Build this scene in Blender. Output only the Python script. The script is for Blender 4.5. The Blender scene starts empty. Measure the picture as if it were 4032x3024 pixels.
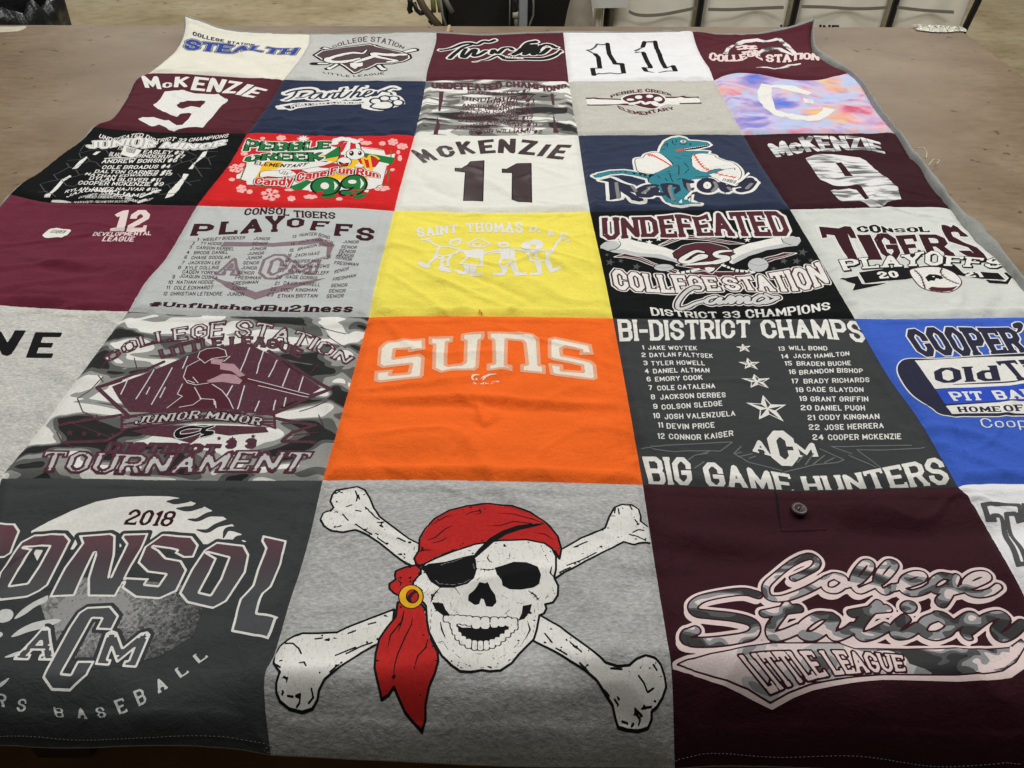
import bpy, math
import numpy as np
from mathutils import Matrix, Vector
S = bpy.context.scene
# ------------------------------------------------------------ camera
FPX = 3030.0
CAM = np.array([0.0255, -1.2788, 0.6571]); YAW, PITCH, ROLL = 0.0077, 0.6995, 0.0091
def cam_axes():
    cy, sy, cp, sp = math.cos(YAW), math.sin(YAW), math.cos(PITCH), math.sin(PITCH)
    f = np.array([sy*cp, cy*cp, -sp]); r = np.array([cy, -sy, 0.0]); u = np.cross(r, f)
    cr, sr = math.cos(ROLL), math.sin(ROLL)
    return r*cr+u*sr, -r*sr+u*cr, f
AX_R, AX_U, AX_F = cam_axes()
cd = bpy.data.cameras.new("camera"); cam = bpy.data.objects.new("camera", cd)
S.collection.objects.link(cam)
cd.sensor_fit = 'HORIZONTAL'; cd.sensor_width = 36.0; cd.lens = 36.0*FPX/4032.0
cd.clip_start = 0.02; cd.clip_end = 200
M = Matrix.Identity(4)
for i in range(3):
    M[i][0] = AX_R[i]; M[i][1] = AX_U[i]; M[i][2] = -AX_F[i]; M[i][3] = CAM[i]
cam.matrix_world = M
S.camera = cam
# ------------------------------------------------------------ light
W = bpy.data.worlds.new("World"); S.world = W; W.use_nodes = True
W.node_tree.nodes["Background"].inputs[0].default_value = (1.0, 0.96, 0.88, 1)
W.node_tree.nodes["Background"].inputs[1].default_value = 0.06
def lamp(name, loc, sx, sy, power, rot=(0, 0, 0), col=(1.0, 0.99, 0.96)):
    l = bpy.data.lights.new(name, 'AREA'); l.shape = 'RECTANGLE'; l.size = sx; l.size_y = sy
    l.energy = power; l.color = col
    o = bpy.data.objects.new(name, l); o.location = loc; o.rotation_euler = rot
    S.collection.objects.link(o)
lamp("ceiling_lamp", (-1.9, 0.55, 2.5), 2.0, 0.4, 37, (0, 0, 1.2))
lamp("ceiling_lamp", (1.9, 0.35, 2.5), 2.0, 0.4, 37, (0, 0, 1.2))
lamp("ceiling_lamp", (0.0, -0.05, 2.7), 2.4, 0.4, 26)
lamp("ceiling_lamp", (0.8, 1.0, 2.2), 2.4, 0.4, 17)
lamp("ceiling_lamp", (-2.0, 5.2, 2.7), 3.0, 0.4, 90)
lamp("ceiling_lamp", (2.2, 5.2, 2.7), 3.0, 0.4, 90)
S.view_settings.view_transform = 'Standard'; S.view_settings.look = 'None'
S.view_settings.exposure = 0.0; S.view_settings.gamma = 1.0
S.view_settings.use_curve_mapping = False

# ------------------------------------------------------------ helpers
RNG = np.random.default_rng(7)
def tag(o, label=None, cat=None, group=None, kind=None):
    if label: o["label"] = label
    if cat: o["category"] = cat
    if group: o["group"] = group
    if kind: o["kind"] = kind
    return o
def link(o, parent=None):
    S.collection.objects.link(o)
    if parent is not None: o.parent = parent
    return o
def empty(name, loc=(0, 0, 0)):
    o = bpy.data.objects.new(name, None); o.empty_display_size = 0.05; o.location = loc
    return link(o)
def mesh_np(name, verts, loops, starts, mats, mat_idx=None, parent=None, smooth=True):
    me = bpy.data.meshes.new(name)
    verts = np.asarray(verts, np.float32); loops = np.asarray(loops, np.int32); starts = np.asarray(starts, np.int32)
    me.vertices.add(len(verts)); me.vertices.foreach_set("co", verts.ravel())
    me.loops.add(len(loops)); me.loops.foreach_set("vertex_index", loops)
    me.polygons.add(len(starts)); me.polygons.foreach_set("loop_start", starts)
    if mat_idx is not None: me.polygons.foreach_set("material_index", np.asarray(mat_idx, np.int32))
    me.polygons.foreach_set("use_smooth", np.full(len(starts), smooth, bool))
    for m in mats: me.materials.append(m)
    me.update(calc_edges=True)
    return link(bpy.data.objects.new(name, me), parent)
def mesh_py(name, verts, faces, mat, parent=None, smooth=False):
    me = bpy.data.meshes.new(name); me.from_pydata([tuple(v) for v in verts], [], [tuple(f) for f in faces])
    if smooth: me.polygons.foreach_set("use_smooth", [True]*len(me.polygons))
    me.materials.append(mat); me.update()
    return link(bpy.data.objects.new(name, me), parent)
def grid_faces(nr, nc, wrap=False):
    f = []
    for i in range(nr-1):
        for j in range(nc if wrap else nc-1):
            a, b = i*nc+j, i*nc+(j+1) % nc
            f.append((a, b, b+nc, a+nc))
    return f
def box_vf(x0, x1, y0, y1, z0, z1, base=0):
    v = [(x0,y0,z0),(x1,y0,z0),(x1,y1,z0),(x0,y1,z0),(x0,y0,z1),(x1,y0,z1),(x1,y1,z1),(x0,y1,z1)]
    f = [(0,3,2,1),(4,5,6,7),(0,1,5,4),(1,2,6,5),(2,3,7,6),(3,0,4,7)]
    return v, [tuple(i+base for i in q) for q in f]
def bevel(o, w, seg=2):
    m = o.modifiers.new("bevel", 'BEVEL'); m.width = w; m.segments = seg; m.limit_method = 'ANGLE'
    return o
def tube_vf(pts, r, n=8, base=0):
    pts = np.asarray(pts, float); k = len(pts); r = np.broadcast_to(np.asarray(r, float), (k,))
    v = []; 
    for i in range(k):
        t = pts[min(i+1, k-1)]-pts[max(i-1, 0)]; t = t/np.linalg.norm(t)
        a = np.cross(t, [0.13, 0.31, 0.94]);
        if np.linalg.norm(a) < .1: a = np.cross(t, [1, 0, 0])
        a /= np.linalg.norm(a); b = np.cross(t, a)
        for j in range(n):
            th = 2*math.pi*j/n; v.append(tuple(pts[i]+r[i]*(math.cos(th)*a+math.sin(th)*b)))
    f = [tuple(base+q for q in ff) for ff in grid_faces(k, n, True)]
    f.append(tuple(base+q for q in range(n-1, -1, -1))); f.append(tuple(base+(k-1)*n+q for q in range(n)))
    return v, f
def smooth_noise(x, y, seed):
    """tileless value noise, vectorised"""
    xi = np.floor(x).astype(np.int64); yi = np.floor(y).astype(np.int64); fx = x-xi; fy = y-yi
    fx = fx*fx*fx*(fx*(fx*6-15)+10); fy = fy*fy*fy*(fy*(fy*6-15)+10)
    def h(a, b):
        n = (a*374761393+b*668265263+seed*1442695041) & 0x7fffffff
        n = ((n ^ (n >> 13))*1274126177) & 0x7fffffff
        return ((n ^ (n >> 16)) & 0xffff)/32767.5-1.0
    return (h(xi, yi)*(1-fx)+h(xi+1, yi)*fx)*(1-fy)+(h(xi, yi+1)*(1-fx)+h(xi+1, yi+1)*fx)*fy
def sm(a, b, x):
    t = np.clip((x-a)/(b-a), 0, 1); return t*t*(3-2*t)

# ------------------------------------------------------------ materials
MATS = {}
def _nt(name):
    m = bpy.data.materials.new(name); m.use_nodes = True; nt = m.node_tree; nt.nodes.clear()
    out = nt.nodes.new('ShaderNodeOutputMaterial'); b = nt.nodes.new('ShaderNodeBsdfPrincipled')
    nt.links.new(b.outputs[0], out.inputs[0])
    return m, nt, b
def _coords(nt, scale=(1, 1, 1), rot=0.0, loc=(0, 0, 0)):
    t = nt.nodes.new('ShaderNodeTexCoord'); mp = nt.nodes.new('ShaderNodeMapping')
    mp.inputs['Scale'].default_value = scale; mp.inputs['Rotation'].default_value = (0, 0, rot); mp.inputs['Location'].default_value = loc
    nt.links.new(t.outputs['Object'], mp.inputs['Vector']); return mp.outputs[0]
def _noise(nt, vec, scale, detail=2, rough=.5, dist=0.0):
    n = nt.nodes.new('ShaderNodeTexNoise'); n.inputs['Scale'].default_value = scale
    n.inputs['Detail'].default_value = detail; n.inputs['Roughness'].default_value = rough; n.inputs['Distortion'].default_value = dist
    nt.links.new(vec, n.inputs['Vector']); return n.outputs['Fac']
def _ramp(nt, fac, stops, interp='LINEAR'):
    r = nt.nodes.new('ShaderNodeValToRGB'); r.color_ramp.interpolation = interp
    e = r.color_ramp.elements
    while len(e) < len(stops): e.new(0.5)
    for k, (p, c) in enumerate(stops):
        e[k].position = p; e[k].color = (*c, 1) if len(c) == 3 else c
    nt.links.new(fac, r.inputs[0]); return r.outputs[0]
def _mul(nt, a, b, mode='MULTIPLY', fac=1.0):
    m = nt.nodes.new('ShaderNodeMix'); m.data_type = 'RGBA'; m.blend_type = mode
    if isinstance(fac, float): m.inputs[0].default_value = fac
    else: nt.links.new(fac, m.inputs[0])
    for s, v in ((m.inputs[6], a), (m.inputs[7], b)):
        if isinstance(v, tuple): s.default_value = (*v, 1)
        else: nt.links.new(v, s)
    return m.outputs[2]
def _bump(nt, b, h, strength, dist):
    bp = nt.nodes.new('ShaderNodeBump'); bp.inputs['Strength'].default_value = strength; bp.inputs['Distance'].default_value = dist
    nt.links.new(h, bp.inputs['Height']); nt.links.new(bp.outputs[0], b.inputs['Normal'])
def srgb(*c):
    return tuple((v/255/12.92 if v/255 <= .04045 else ((v/255+.055)/1.055)**2.4) for v in c)
def fabric(name, col, heather=0.0, var=0.12, rough=.95, sheen=.0, bump=.25, spec=.08):
    """knitted jersey: fine grain, mild mottling, optional heather streaks"""
    if name in MATS: return MATS[name]
    m, nt, b = _nt(name); MATS[name] = m
    n1 = _noise(nt, _coords(nt, (1, 1, 1)), 380, 2, .65)
    c = _mul(nt, tuple(col), _ramp(nt, n1, [(.25, (1-var,)*3), (.75, (1+var,)*3)]))
    n2 = _noise(nt, _coords(nt, (1, 1.6, 1)), 22, 4, .6)
    c = _mul(nt, c, _ramp(nt, n2, [(.3, (1-var*.7,)*3), (.7, (1+var*.7,)*3)]))
    if heather > 0:
        n3 = _noise(nt, _coords(nt, (.6, 1.5, 1)), 280, 3, .65)
        c = _mul(nt, c, _ramp(nt, n3, [(.32, (1-heather,)*3), (.66, (1+heather*.55,)*3)]))
        n4 = _noise(nt, _coords(nt, (.2, 1.2, 1)), 75, 3, .6)
        c = _mul(nt, c, _ramp(nt, n4, [(.35, (1-heather*.12,)*3), (.65, (1+heather*.1,)*3)]))
    nt.links.new(c, b.inputs['Base Color'])
    b.inputs['Roughness'].default_value = rough; b.inputs['Specular IOR Level'].default_value = spec
    if sheen: b.inputs['Sheen Weight'].default_value = sheen; b.inputs['Sheen Roughness'].default_value = .4
    n5 = _noise(nt, _coords(nt, (1, 1, 1)), 330, 4, .75); n6 = _noise(nt, _coords(nt, (1, 1.3, 1)), 34, 5, .6, .4)
    b1 = nt.nodes.new('ShaderNodeBump'); b1.inputs['Strength'].default_value = .55; b1.inputs['Distance'].default_value = .006; nt.links.new(n6, b1.inputs['Height'])
    b2 = nt.nodes.new('ShaderNodeBump'); b2.inputs['Strength'].default_value = bump*1.6; b2.inputs['Distance'].default_value = .002; nt.links.new(n5, b2.inputs['Height'])
    nt.links.new(b1.outputs[0], b2.inputs['Normal']); nt.links.new(b2.outputs[0], b.inputs['Normal'])
    return m
def ink(name, col, rough=.75, var=.1, crack=0.0, under=(.3, .3, .3), spec=.06):
    """screen-print ink; crack mixes in the cloth below along fine broken lines"""
    if name in MATS: return MATS[name]
    m, nt, b = _nt(name); MATS[name] = m
    n1 = _noise(nt, _coords(nt), 260, 3, .6)
    c = _mul(nt, tuple(col), _ramp(nt, n1, [(.3, (1-var,)*3), (.7, (1+var*.5,)*3)]))
    if crack > 0:
        n2 = _noise(nt, _coords(nt, (1.6, .5, 1)), 330, 4, .75)
        f = _ramp(nt, n2, [(.32, (crack,)*3), (.46, (0, 0, 0))])
        c = _mul(nt, c, tuple(under), 'MIX', f)
    nt.links.new(c, b.inputs['Base Color'])
    b.inputs['Roughness'].default_value = rough; b.inputs['Specular IOR Level'].default_value = spec
    n5 = _noise(nt, _coords(nt), 420, 2, .7); _bump(nt, b, n5, .12, .002)
    return m
def camo(name, cols, scale=9.0, stretch=(1, 2.2, 1), rough=.85, stops=(.0, .44, .54, .63), seed=0.0, dist=.6, is_fabric=True):
    if name in MATS: return MATS[name]
    m, nt, b = _nt(name); MATS[name] = m
    n = _noise(nt, _coords(nt, stretch, 0, (seed, seed*.7, 0)), scale, 1.2, .45, dist)
    c = _ramp(nt, n, list(zip(stops, cols)), 'CONSTANT')
    n1 = _noise(nt, _coords(nt), 500, 2, .6)
    c = _mul(nt, c, _ramp(nt, n1, [(.3, (.88,)*3), (.7, (1.08,)*3)]))
    nt.links.new(c, b.inputs['Base Color']); b.inputs['Roughness'].default_value = rough; b.inputs['Specular IOR Level'].default_value = .25
    n5 = _noise(nt, _coords(nt), 480, 3, .7); _bump(nt, b, n5, .2, .002)
    return m
def plain(name, col, rough=.5, metal=0.0, var=.12, nscale=30, bump=0.0, spec=.5):
    if name in MATS: return MATS[name]
    m, nt, b = _nt(name); MATS[name] = m
    n = _noise(nt, _coords(nt), nscale, 4, .6)
    c = _mul(nt, tuple(col), _ramp(nt, n, [(.3, (1-var,)*3), (.7, (1+var,)*3)]))
    nt.links.new(c, b.inputs['Base Color']); b.inputs['Roughness'].default_value = rough; b.inputs['Metallic'].default_value = metal
    b.inputs['Specular IOR Level'].default_value = spec
    if bump: _bump(nt, b, n, bump, .01)
    return m
# ------------------------------------------------------------ the quilt's relief (height over the table top)
HX0, HX1, HY0, HY1, HR = -1.25, 1.25, -1.12, 1.22, 0.002
gx = np.arange(HX0, HX1+HR, HR); gy = np.arange(HY0, HY1+HR, HR)
GX, GY = np.meshgrid(gx, gy)
EDGE_Y = -0.900
def relief(x, y):
    z = np.full_like(x, 0.010)
    wx = x+.02*smooth_noise(x*5, y*5, 11); wy = y+.02*smooth_noise(x*5, y*5, 12)
    z += .0034*smooth_noise(wx*6, wy*9, 1)+.0019*smooth_noise(wx*11, wy*22, 2)
    ridge = 1-np.abs(smooth_noise(wx*7+wy*4, wy*13-wx*3, 3)); z += .0040*np.maximum(ridge-.72, 0)/.28*(.5+.5*smooth_noise(x*3, y*3, 4))
    ridge = 1-np.abs(smooth_noise(wx*10-wy*9, wy*12+wx*5, 31)); z += .0030*np.maximum(ridge-.78, 0)/.22*(.5+.5*smooth_noise(x*4, y*4, 41))
    # crumpled camouflage square, second row
    b = np.exp(-((x+.0)/.15)**4-((y-.51)/.16)**4)
    z += b*(.006*smooth_noise(x*13+3, y*17, 5)+.0035*smooth_noise(x*24, y*30, 6))
    # rippled left columns near the far edge, playoffs square, right number square
    for cx, cy, rx, ry, a, fx, fy, sd in ((-.55,.66,.3,.2,.005,9,13,7), (-.2,-.12,.16,.15,.005,10,9,8), (.74,.2,.16,.16,.005,11,12,9), (.68,.83,.2,.12,.005,12,12,10),(-.6,.2,.22,.16,.004,11,15,15)):
        b = np.exp(-((x-cx)/rx)**4-((y-cy)/ry)**4); z += b*a*smooth_noise(x*fx, y*fy, sd)
    # swells
    for cx, cy, rx, ry, a in ((.66,.70,.07,.07,.016), (.80,.66,.06,.07,-.004), (.52,.80,.05,.12,.008), (.9,.25,.035,.6,.014), (-.52,.98,.12,.05,-.004),
                              (-.1,-.62,.12,.02,.005), (.02,-.47,.012,.05,.003), (.45,-.80,.2,.03,.006), (.55,-.75,.22,.018,-.005)):
        z += a*np.exp(-((x-cx)/rx)**2-((y-cy)/ry)**2)
    # folded far edge and the two curled corners
    z += .022*sm(.90, 1.04, y)*(1-.35*sm(.2, .5, np.abs(x-.25)))
    z += .050*sm(.34, .0, np.hypot((x+.95)*1.0, (y-1.08)*1.35))
    z += .050*sm(.30, .0, np.hypot((x-.93)*1.1, (y-1.10)*1.2))
    # near edge hangs over the table side, in soft waves
    t = np.maximum(EDGE_Y+.012*np.sin(x*7+.6)-y, 0); z -= np.where(t < .085, t*t/(2*.030), .085*.085/.060+(t-.085)*2.83)
    z += sm(.0, .05, t)*(.010*np.sin(x*19+1.0)+.006*np.sin(x*41))
    return z
ZM = relief(GX, GY)
def P(s): return np.array([[float(v) for v in q.split(",")] for q in s.split()])
def smooth_poly(p, n):
    """Catmull-Rom through p, resampled to n points evenly"""
    p = np.asarray(p, float)
    if len(p) > 2:
        q = np.vstack([2*p[0]-p[1], p, 2*p[-1]-p[-2]]); o = []
        for i in range(1, len(q)-2):
            t = np.linspace(0, 1, 12, endpoint=False)[:, None]
            a, b, c, d = q[i-1], q[i], q[i+1], q[i+2]
            o.append(.5*(2*b+(c-a)*t+(2*a-5*b+4*c-d)*t*t+(3*b-a-3*c+d)*t**3))
        p = np.vstack(o+[p[-1:]])
    s = np.r_[0, np.cumsum(np.hypot(*np.diff(p, axis=0).T))]; u = np.linspace(0, s[-1], n)
    return np.stack([np.interp(u, s, p[:, 0]), np.interp(u, s, p[:, 1])], 1)
def ray_dir(px):
    px = np.asarray(px, float).reshape(-1, 2)
    return AX_F[None]+AX_R[None]*((px[:, 0]-2016)/FPX)[:, None]-AX_U[None]*((px[:, 1]-1512)/FPX)[:, None]
def on_plane(px, z):
    d = ray_dir(px); t = (z-CAM[2])/d[:, 2]; return CAM[None]+d*t[:, None]
# folds read on the photograph: (points, height, half width)
FOLDS = (("1380,1560 1600,1571 1885,1572 2150,1590 2460,1602",.0045,.008),("1400,1592 1880,1604 2440,1636",-.0045,.012),("1880,1580 1890,1630 1915,1690",.0035,.004),("1850,1650 1900,1692 1960,1660",-.0025,.006),("1300,1842 1660,1852 2500,1872",.003,.012),
("1560,1010 1700,1090 1900,1170 2050,1230",.0035,.006),("1760,1040 1950,1120 2120,1200",-.0035,.007),("1900,950 2150,1010 2330,1100",.0035,.008),("2000,880 2200,920 2330,980",.003,.007),("1530,1080 1640,1150 1760,1240",.003,.006),
("1620,670 1700,740 1850,800",-.0035,.012),("1900,700 2000,760 2100,810",.0035,.010),("2100,650 2250,700",.003,.008),("3620,1680 3800,1700 4000,1780",.0045,.008),("3700,1750 3900,1830 4032,1880",.0035,.009),("3760,1640 3800,1760 3860,1850",-.0035,.006),
("2560,2100 2800,2120 3000,2160 3300,2150",.007,.020),("2600,2155 2900,2195 3100,2195 3360,2175",-.009,.020),("2540,2275 2800,2265 3000,2245",-.006,.020),("2600,2000 3000,1990 3500,2010 3750,2080",.004,.020),("3300,2060 3500,2100 3750,2140",-.006,.020),
("0,1990 400,1975 700,1950 1200,1960",.004,.020),("900,2400 1040,2380 1150,2350",.006,.015),("700,2550 900,2500 1050,2480",.005,.020),("130,1040 230,1060 420,1075",-.005,.012),("100,1010 220,1030 350,1045",.004,.010),("60,1130 200,1150 380,1140",.004,.012),("300,960 480,940 640,900",.0035,.012),("20,1170 120,1200 300,1190",-.004,.012),
("2350,2180 2500,2230 2580,2210",.004,.010),("1100,2640 1400,2670 1700,2650",.004,.014),("3400,850 3470,900 3560,930",-.004,.010),("3760,1100 3780,1180 3740,1230",.003,.008),("3940,1130 3960,1170 3900,1240",-.003,.010),("3600,830 3700,880 3780,940",.003,.008),
("2320,690 2450,700 2600,690",.003,.009),("2950,700 3000,750 3060,800",.003,.008),("2340,790 2500,800 2700,810",-.003,.009),("760,250 850,262 950,232 1010,262",.004,.012),("900,215 1000,250 1060,300",-.005,.015),("1060,460 1200,480 1400,470 1620,480",.004,.010),("1040,500 1250,510 1500,520",-.004,.012),
("2450,1400 2480,1550 2530,1700",.003,.010),("3250,1350 3400,1500 3560,1700",-.003,.012),("500,1290 650,1350 900,1330",.003,.012),("200,1450 330,1500 500,1480",.003,.012))
for pts, amp, w in FOLDS:
    c = smooth_poly(on_plane(P(pts), .01)[:, :2], 60); m = w*3.2
    a = max(int((c[:, 1].min()-m-HY0)/HR), 0); b = int((c[:, 1].max()+m-HY0)/HR)+1; l = max(int((c[:, 0].min()-m-HX0)/HR), 0); r = int((c[:, 0].max()+m-HX0)/HR)+1
    D = np.full(ZM[a:b, l:r].shape, 9.0); T = np.zeros_like(D)
    for k, (x, y) in enumerate(c):
        dd = np.hypot(GX[a:b, l:r]-x, GY[a:b, l:r]-y); u = dd < D; D = np.where(u, dd, D); T = np.where(u, k/59, T)
    ZM[a:b, l:r] += amp*np.exp(-(D/w)**2)*np.sin(math.pi*np.clip(T*.9+.05, 0, 1))**.6
def zlook(x, y, A=None):
    A = ZM if A is None else A
    fx = np.clip((x-HX0)/HR, 0, len(gx)-1.001); fy = np.clip((y-HY0)/HR, 0, len(gy)-1.001)
    i = fy.astype(int); j = fx.astype(int); a = fx-j; b = fy-i
    return (A[i, j]*(1-a)+A[i, j+1]*a)*(1-b)+(A[i+1, j]*(1-a)+A[i+1, j+1]*a)*b
Z0 = ZM.copy(); ZREF = Z0-.0045      # seams lie in their grooves
def on_quilt(px):
    """where the sight line of a photo point meets the cloth -> (x, y)"""
    d = ray_dir(px); t0 = (.16-CAM[2])/d[:, 2]; t1 = (-.22-CAM[2])/d[:, 2]
    K = 70; lo = t0.copy(); hi = t1.copy(); found = np.zeros(len(d), bool)
    prev = t0
    for k in range(1, K+1):
        t = t0+(t1-t0)*k/K; p = CAM[None]+d*t[:, None]
        hit = (p[:, 2] <= zlook(p[:, 0], p[:, 1], ZREF)) & ~found
        lo[hit] = prev[hit]; hi[hit] = t[hit]; found |= hit; prev = t
    for _ in range(14):
        mid = (lo+hi)/2; p = CAM[None]+d*mid[:, None]; b = p[:, 2] <= zlook(p[:, 0], p[:, 1], ZREF)
        hi = np.where(b, mid, hi); lo = np.where(b, lo, mid)
    p = CAM[None]+d*hi[:, None]
    return p[:, :2]
def to_px(P):
    d = np.asarray(P, float)-CAM[None]; x = d@AX_R; y = d@AX_U; z = d@AX_F
    return np.stack([2016+FPX*x/z, 1512-FPX*y/z], 1)
# ------------------------------------------------------------ seams (photo points), rows 0-6, columns 0-5
Hs = {  # (row, col): from node (row, col) to (row, col+1)
(0,0):"730,66 758,76 803,90 859,111 935,125 1075,134 1217,137",(0,1):"1217,137 1420,136 1601,131 1718,130",(0,2):"1718,130 1821,137 1916,140 2043,134 2218,129",
(0,3):"2218,129 2489,130 2726,125",(0,4):"2726,125 2833,136 2968,136 3059,122 3127,106 3172,90 3205,70",
(1,0):"580,292 620,291 753,294 880,302 1006,310 1114,316",(1,1):"1114,316 1312,319 1677,321",(1,2):"1677,321 1821,316 1980,316 2106,321 2239,324",
(1,3):"2239,324 2381,323 2562,320 2706,320 2811,318",(1,4):"2811,318 2854,298 2917,289 2999,295 3086,312 3182,319 3279,305 3346,281",
(2,0):"372,500 496,515 650,523 842,525 972,528",(2,1):"972,528 1031,525 1184,533 1376,540 1569,534 1632,537",(2,2):"1632,537 1665,533 1896,537 2126,533 2277,535",
(2,3):"2277,535 2553,533 2770,531 2927,532",(2,4):"2927,532 3134,527 3423,527 3527,515",
(3,0):"40,766 189,798 378,804 775,811",(3,1):"775,811 1069,819 1376,821 1552,832",(3,2):"1552,832 1676,834 1902,840 2128,838 2323,835",
(3,3):"2323,835 2748,827 3111,826",(3,4):"3111,826 3507,817 3743,817",
(4,0):"-330,1180 0,1203 271,1220 505,1227",(4,1):"505,1227 814,1244 1453,1250",(4,2):"1453,1250 1603,1246 1838,1246 2131,1249 2413,1254",
(4,3):"2413,1254 2886,1257 3366,1256",(4,4):"3366,1256 3580,1257 4032,1250 4175,1248",
(5,0):"-1130,1868 -500,1874 7,1884",(5,1):"7,1884 339,1885 814,1893 1271,1892",(5,2):"1271,1892 1661,1890 2014,1896 2367,1905 2531,1910",
(5,3):"2531,1910 2846,1921 3054,1932 3193,1935 3773,1919",(5,4):"3773,1919 3816,1909 4032,1906 4720,1915",
(6,0):"-1750,2960 -900,2950 -260,2938",(6,1):"-260,2938 0,2933 253,2944 638,2933 911,2946 1066,2972",(6,2):"1066,2972 1549,2996 2016,3017 2472,3021 2657,3026",
(6,3):"2657,3026 2900,3014 3470,3032 4330,3050",(6,4):"4330,3050 5300,3060"}
Vs = {  # (row, col): from node (row, col) to (row+1, col)
(0,0):"730,66 731,107 719,155 698,193 679,215 641,247 600,280 580,292",(1,0):"580,292 535,318 500,390 447,465 392,488 372,500",(2,0):"372,500 319,556 246,608 150,684 94,717 40,766",(3,0):"40,766 0,813 -330,1180",(4,0):"-330,1180 -1130,1868",(5,0):"-1130,1868 -1750,2960",
(0,1):"1217,137 1215,171 1201,199 1170,247 1114,316",(1,1):"1114,316 1077,382 1033,447 972,528",(2,1):"972,528 904,645 825,746 775,811",(3,1):"775,811 709,927 651,1021 571,1115 505,1227",(4,1):"505,1227 407,1356 251,1566 136,1722 27,1851 7,1884",(5,1):"7,1884 -120,2300 -230,2740 -260,2938",
(0,2):"1718,130 1715,172 1684,274 1677,321",(1,2):"1677,321 1662,407 1632,537",(2,2):"1632,537 1599,654 1569,761 1552,832",(3,2):"1552,832 1522,949 1482,1107 1453,1250",(4,2):"1453,1250 1373,1537 1309,1761 1271,1892",(5,2):"1271,1892 1205,2169 1132,2401 1082,2574 1044,2655 1044,2782 1066,2972",
(0,3):"2218,129 2229,235 2239,324",(1,3):"2239,324 2254,415 2277,535",(2,3):"2277,535 2299,692 2323,835",(3,3):"2323,835 2372,1053 2413,1254",(4,3):"2413,1254 2472,1573 2531,1910",(5,3):"2531,1910 2572,2184 2622,2495 2645,2655 2657,3026",
(0,4):"2726,125 2742,180 2764,227 2793,271 2811,318",(1,4):"2811,318 2869,426 2927,532",(2,4):"2927,532 2987,637 3111,826",(3,4):"3111,826 3235,1034 3366,1256",(4,4):"3366,1256 3493,1477 3623,1661 3773,1919",(5,4):"3773,1919 3816,1963 3885,2081 4032,2344 4200,2700 4330,3050",
(0,5):"3205,70 3196,125 3201,187 3229,219 3280,254 3346,281",(1,5):"3346,281 3395,327 3452,423 3527,515",(2,5):"3527,515 3573,596 3639,677 3743,817",(3,5):"3743,817 3846,935 3949,1031 4032,1127 4175,1248",(4,5):"4175,1248 4720,1915",(5,5):"4720,1915 5300,3060"}
NS = 101
HC = {k: smooth_poly(on_quilt(smooth_poly(P(v), 40)), NS) for k, v in Hs.items()}
VC = {k: smooth_poly(on_quilt(smooth_poly(P(v), 40)), NS) for k, v in Vs.items()}
# seam pucker pressed into the relief
sd = np.full_like(ZM, 9.0)
for c, deep in [(c, 1) for c in HC.values()]+[(c, 1) for c in VC.values()]:
    q = smooth_poly(c, 220)
    for x, y in q:
        j = int((x-HX0)/HR); i = int((y-HY0)/HR); w = 9
        a, b, cc, d = max(i-w, 0), max(i+w+1, 0), max(j-w, 0), max(j+w+1, 0)
        if a >= b or cc >= d: continue
        sub = sd[a:b, cc:d]
        if sub.size: np.minimum(sub, np.hypot(GX[a:b, cc:d]-x, GY[a:b, cc:d]-y), out=sub)
ZM = Z0-.0052*np.exp(-np.minimum(sd, .1)/.0050)+.0016*np.exp(-((np.minimum(sd, .1)-.014)/.007)**2)
# deeper crease beside the rolled right-hand rim
sr = np.full_like(ZM, 9.0)
for k, cv in VC.items():
    if k[1] == 5:
        for x, y in smooth_poly(cv, 240):
            j = int((x-HX0)/HR); i = int((y-HY0)/HR); w = 16; a, b, cc, d = max(i-w, 0), max(i+w+1, 0), max(j-w, 0), max(j+w+1, 0)
            sub = sr[a:b, cc:d]
            if sub.size: np.minimum(sub, np.hypot(GX[a:b, cc:d]-x, GY[a:b, cc:d]-y), out=sub)
ZM = np.where(sr < .05, ZM-np.minimum(.010, np.maximum(ZM-.002, 0))*np.exp(-np.minimum(sr, .1)/.010), ZM)
ZREF = ZM
# ------------------------------------------------------------ quilt and its squares
quilt = empty("quilt", (0, 0, 0))
tag(quilt, "patchwork quilt of printed shirt squares spread over the brown table", "quilt")
PANELS = {}
def coons(r, c, n):
    top = smooth_poly(HC[r, c], n); bot = smooth_poly(HC[r+1, c], n); lef = smooth_poly(VC[r, c], n); rig = smooth_poly(VC[r, c+1], n)
    for a, i, b, j in ((top, 0, lef, 0), (top, -1, rig, 0), (bot, 0, lef, -1), (bot, -1, rig, -1)):
        m = (a[i]+b[j])/2; a[i] = m; b[j] = m
    u = np.linspace(0, 1, n)[None, :, None]; v = np.linspace(0, 1, n)[:, None, None]
    return ((1-v)*top[None]+v*bot[None]+(1-u)*lef[:, None]+u*rig[:, None]
            -((1-u)*(1-v)*top[0]+u*(1-v)*top[-1]+(1-u)*v*bot[0]+u*v*bot[-1]))
def panel(r, c, mat, label):
    n = {0: 95, 1: 111, 2: 121, 3: 135, 4: 151, 5: 171}[r]
    G = coons(r, c, n); x = G[..., 0].ravel(); y = G[..., 1].ravel()
    V = np.stack([x, y, zlook(x, y)], 1)
    i, j = np.meshgrid(np.arange(n-1), np.arange(n-1), indexing='ij'); a = (i*n+j).ravel()
    L = np.stack([a, a+n, a+n+1, a+1], 1).ravel()
    o = mesh_np("fabric_panel", V, L, np.arange(len(a))*4, [mat], None, quilt)
    o["label"] = label
    o.data["rc"] = (r, c)
    outline = np.vstack([G[0], G[1:, -1], G[-1, -2::-1], G[-2:0:-1, 0]])
    PANELS[r, c] = dict(obj=o, outline=outline)
    return o
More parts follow.
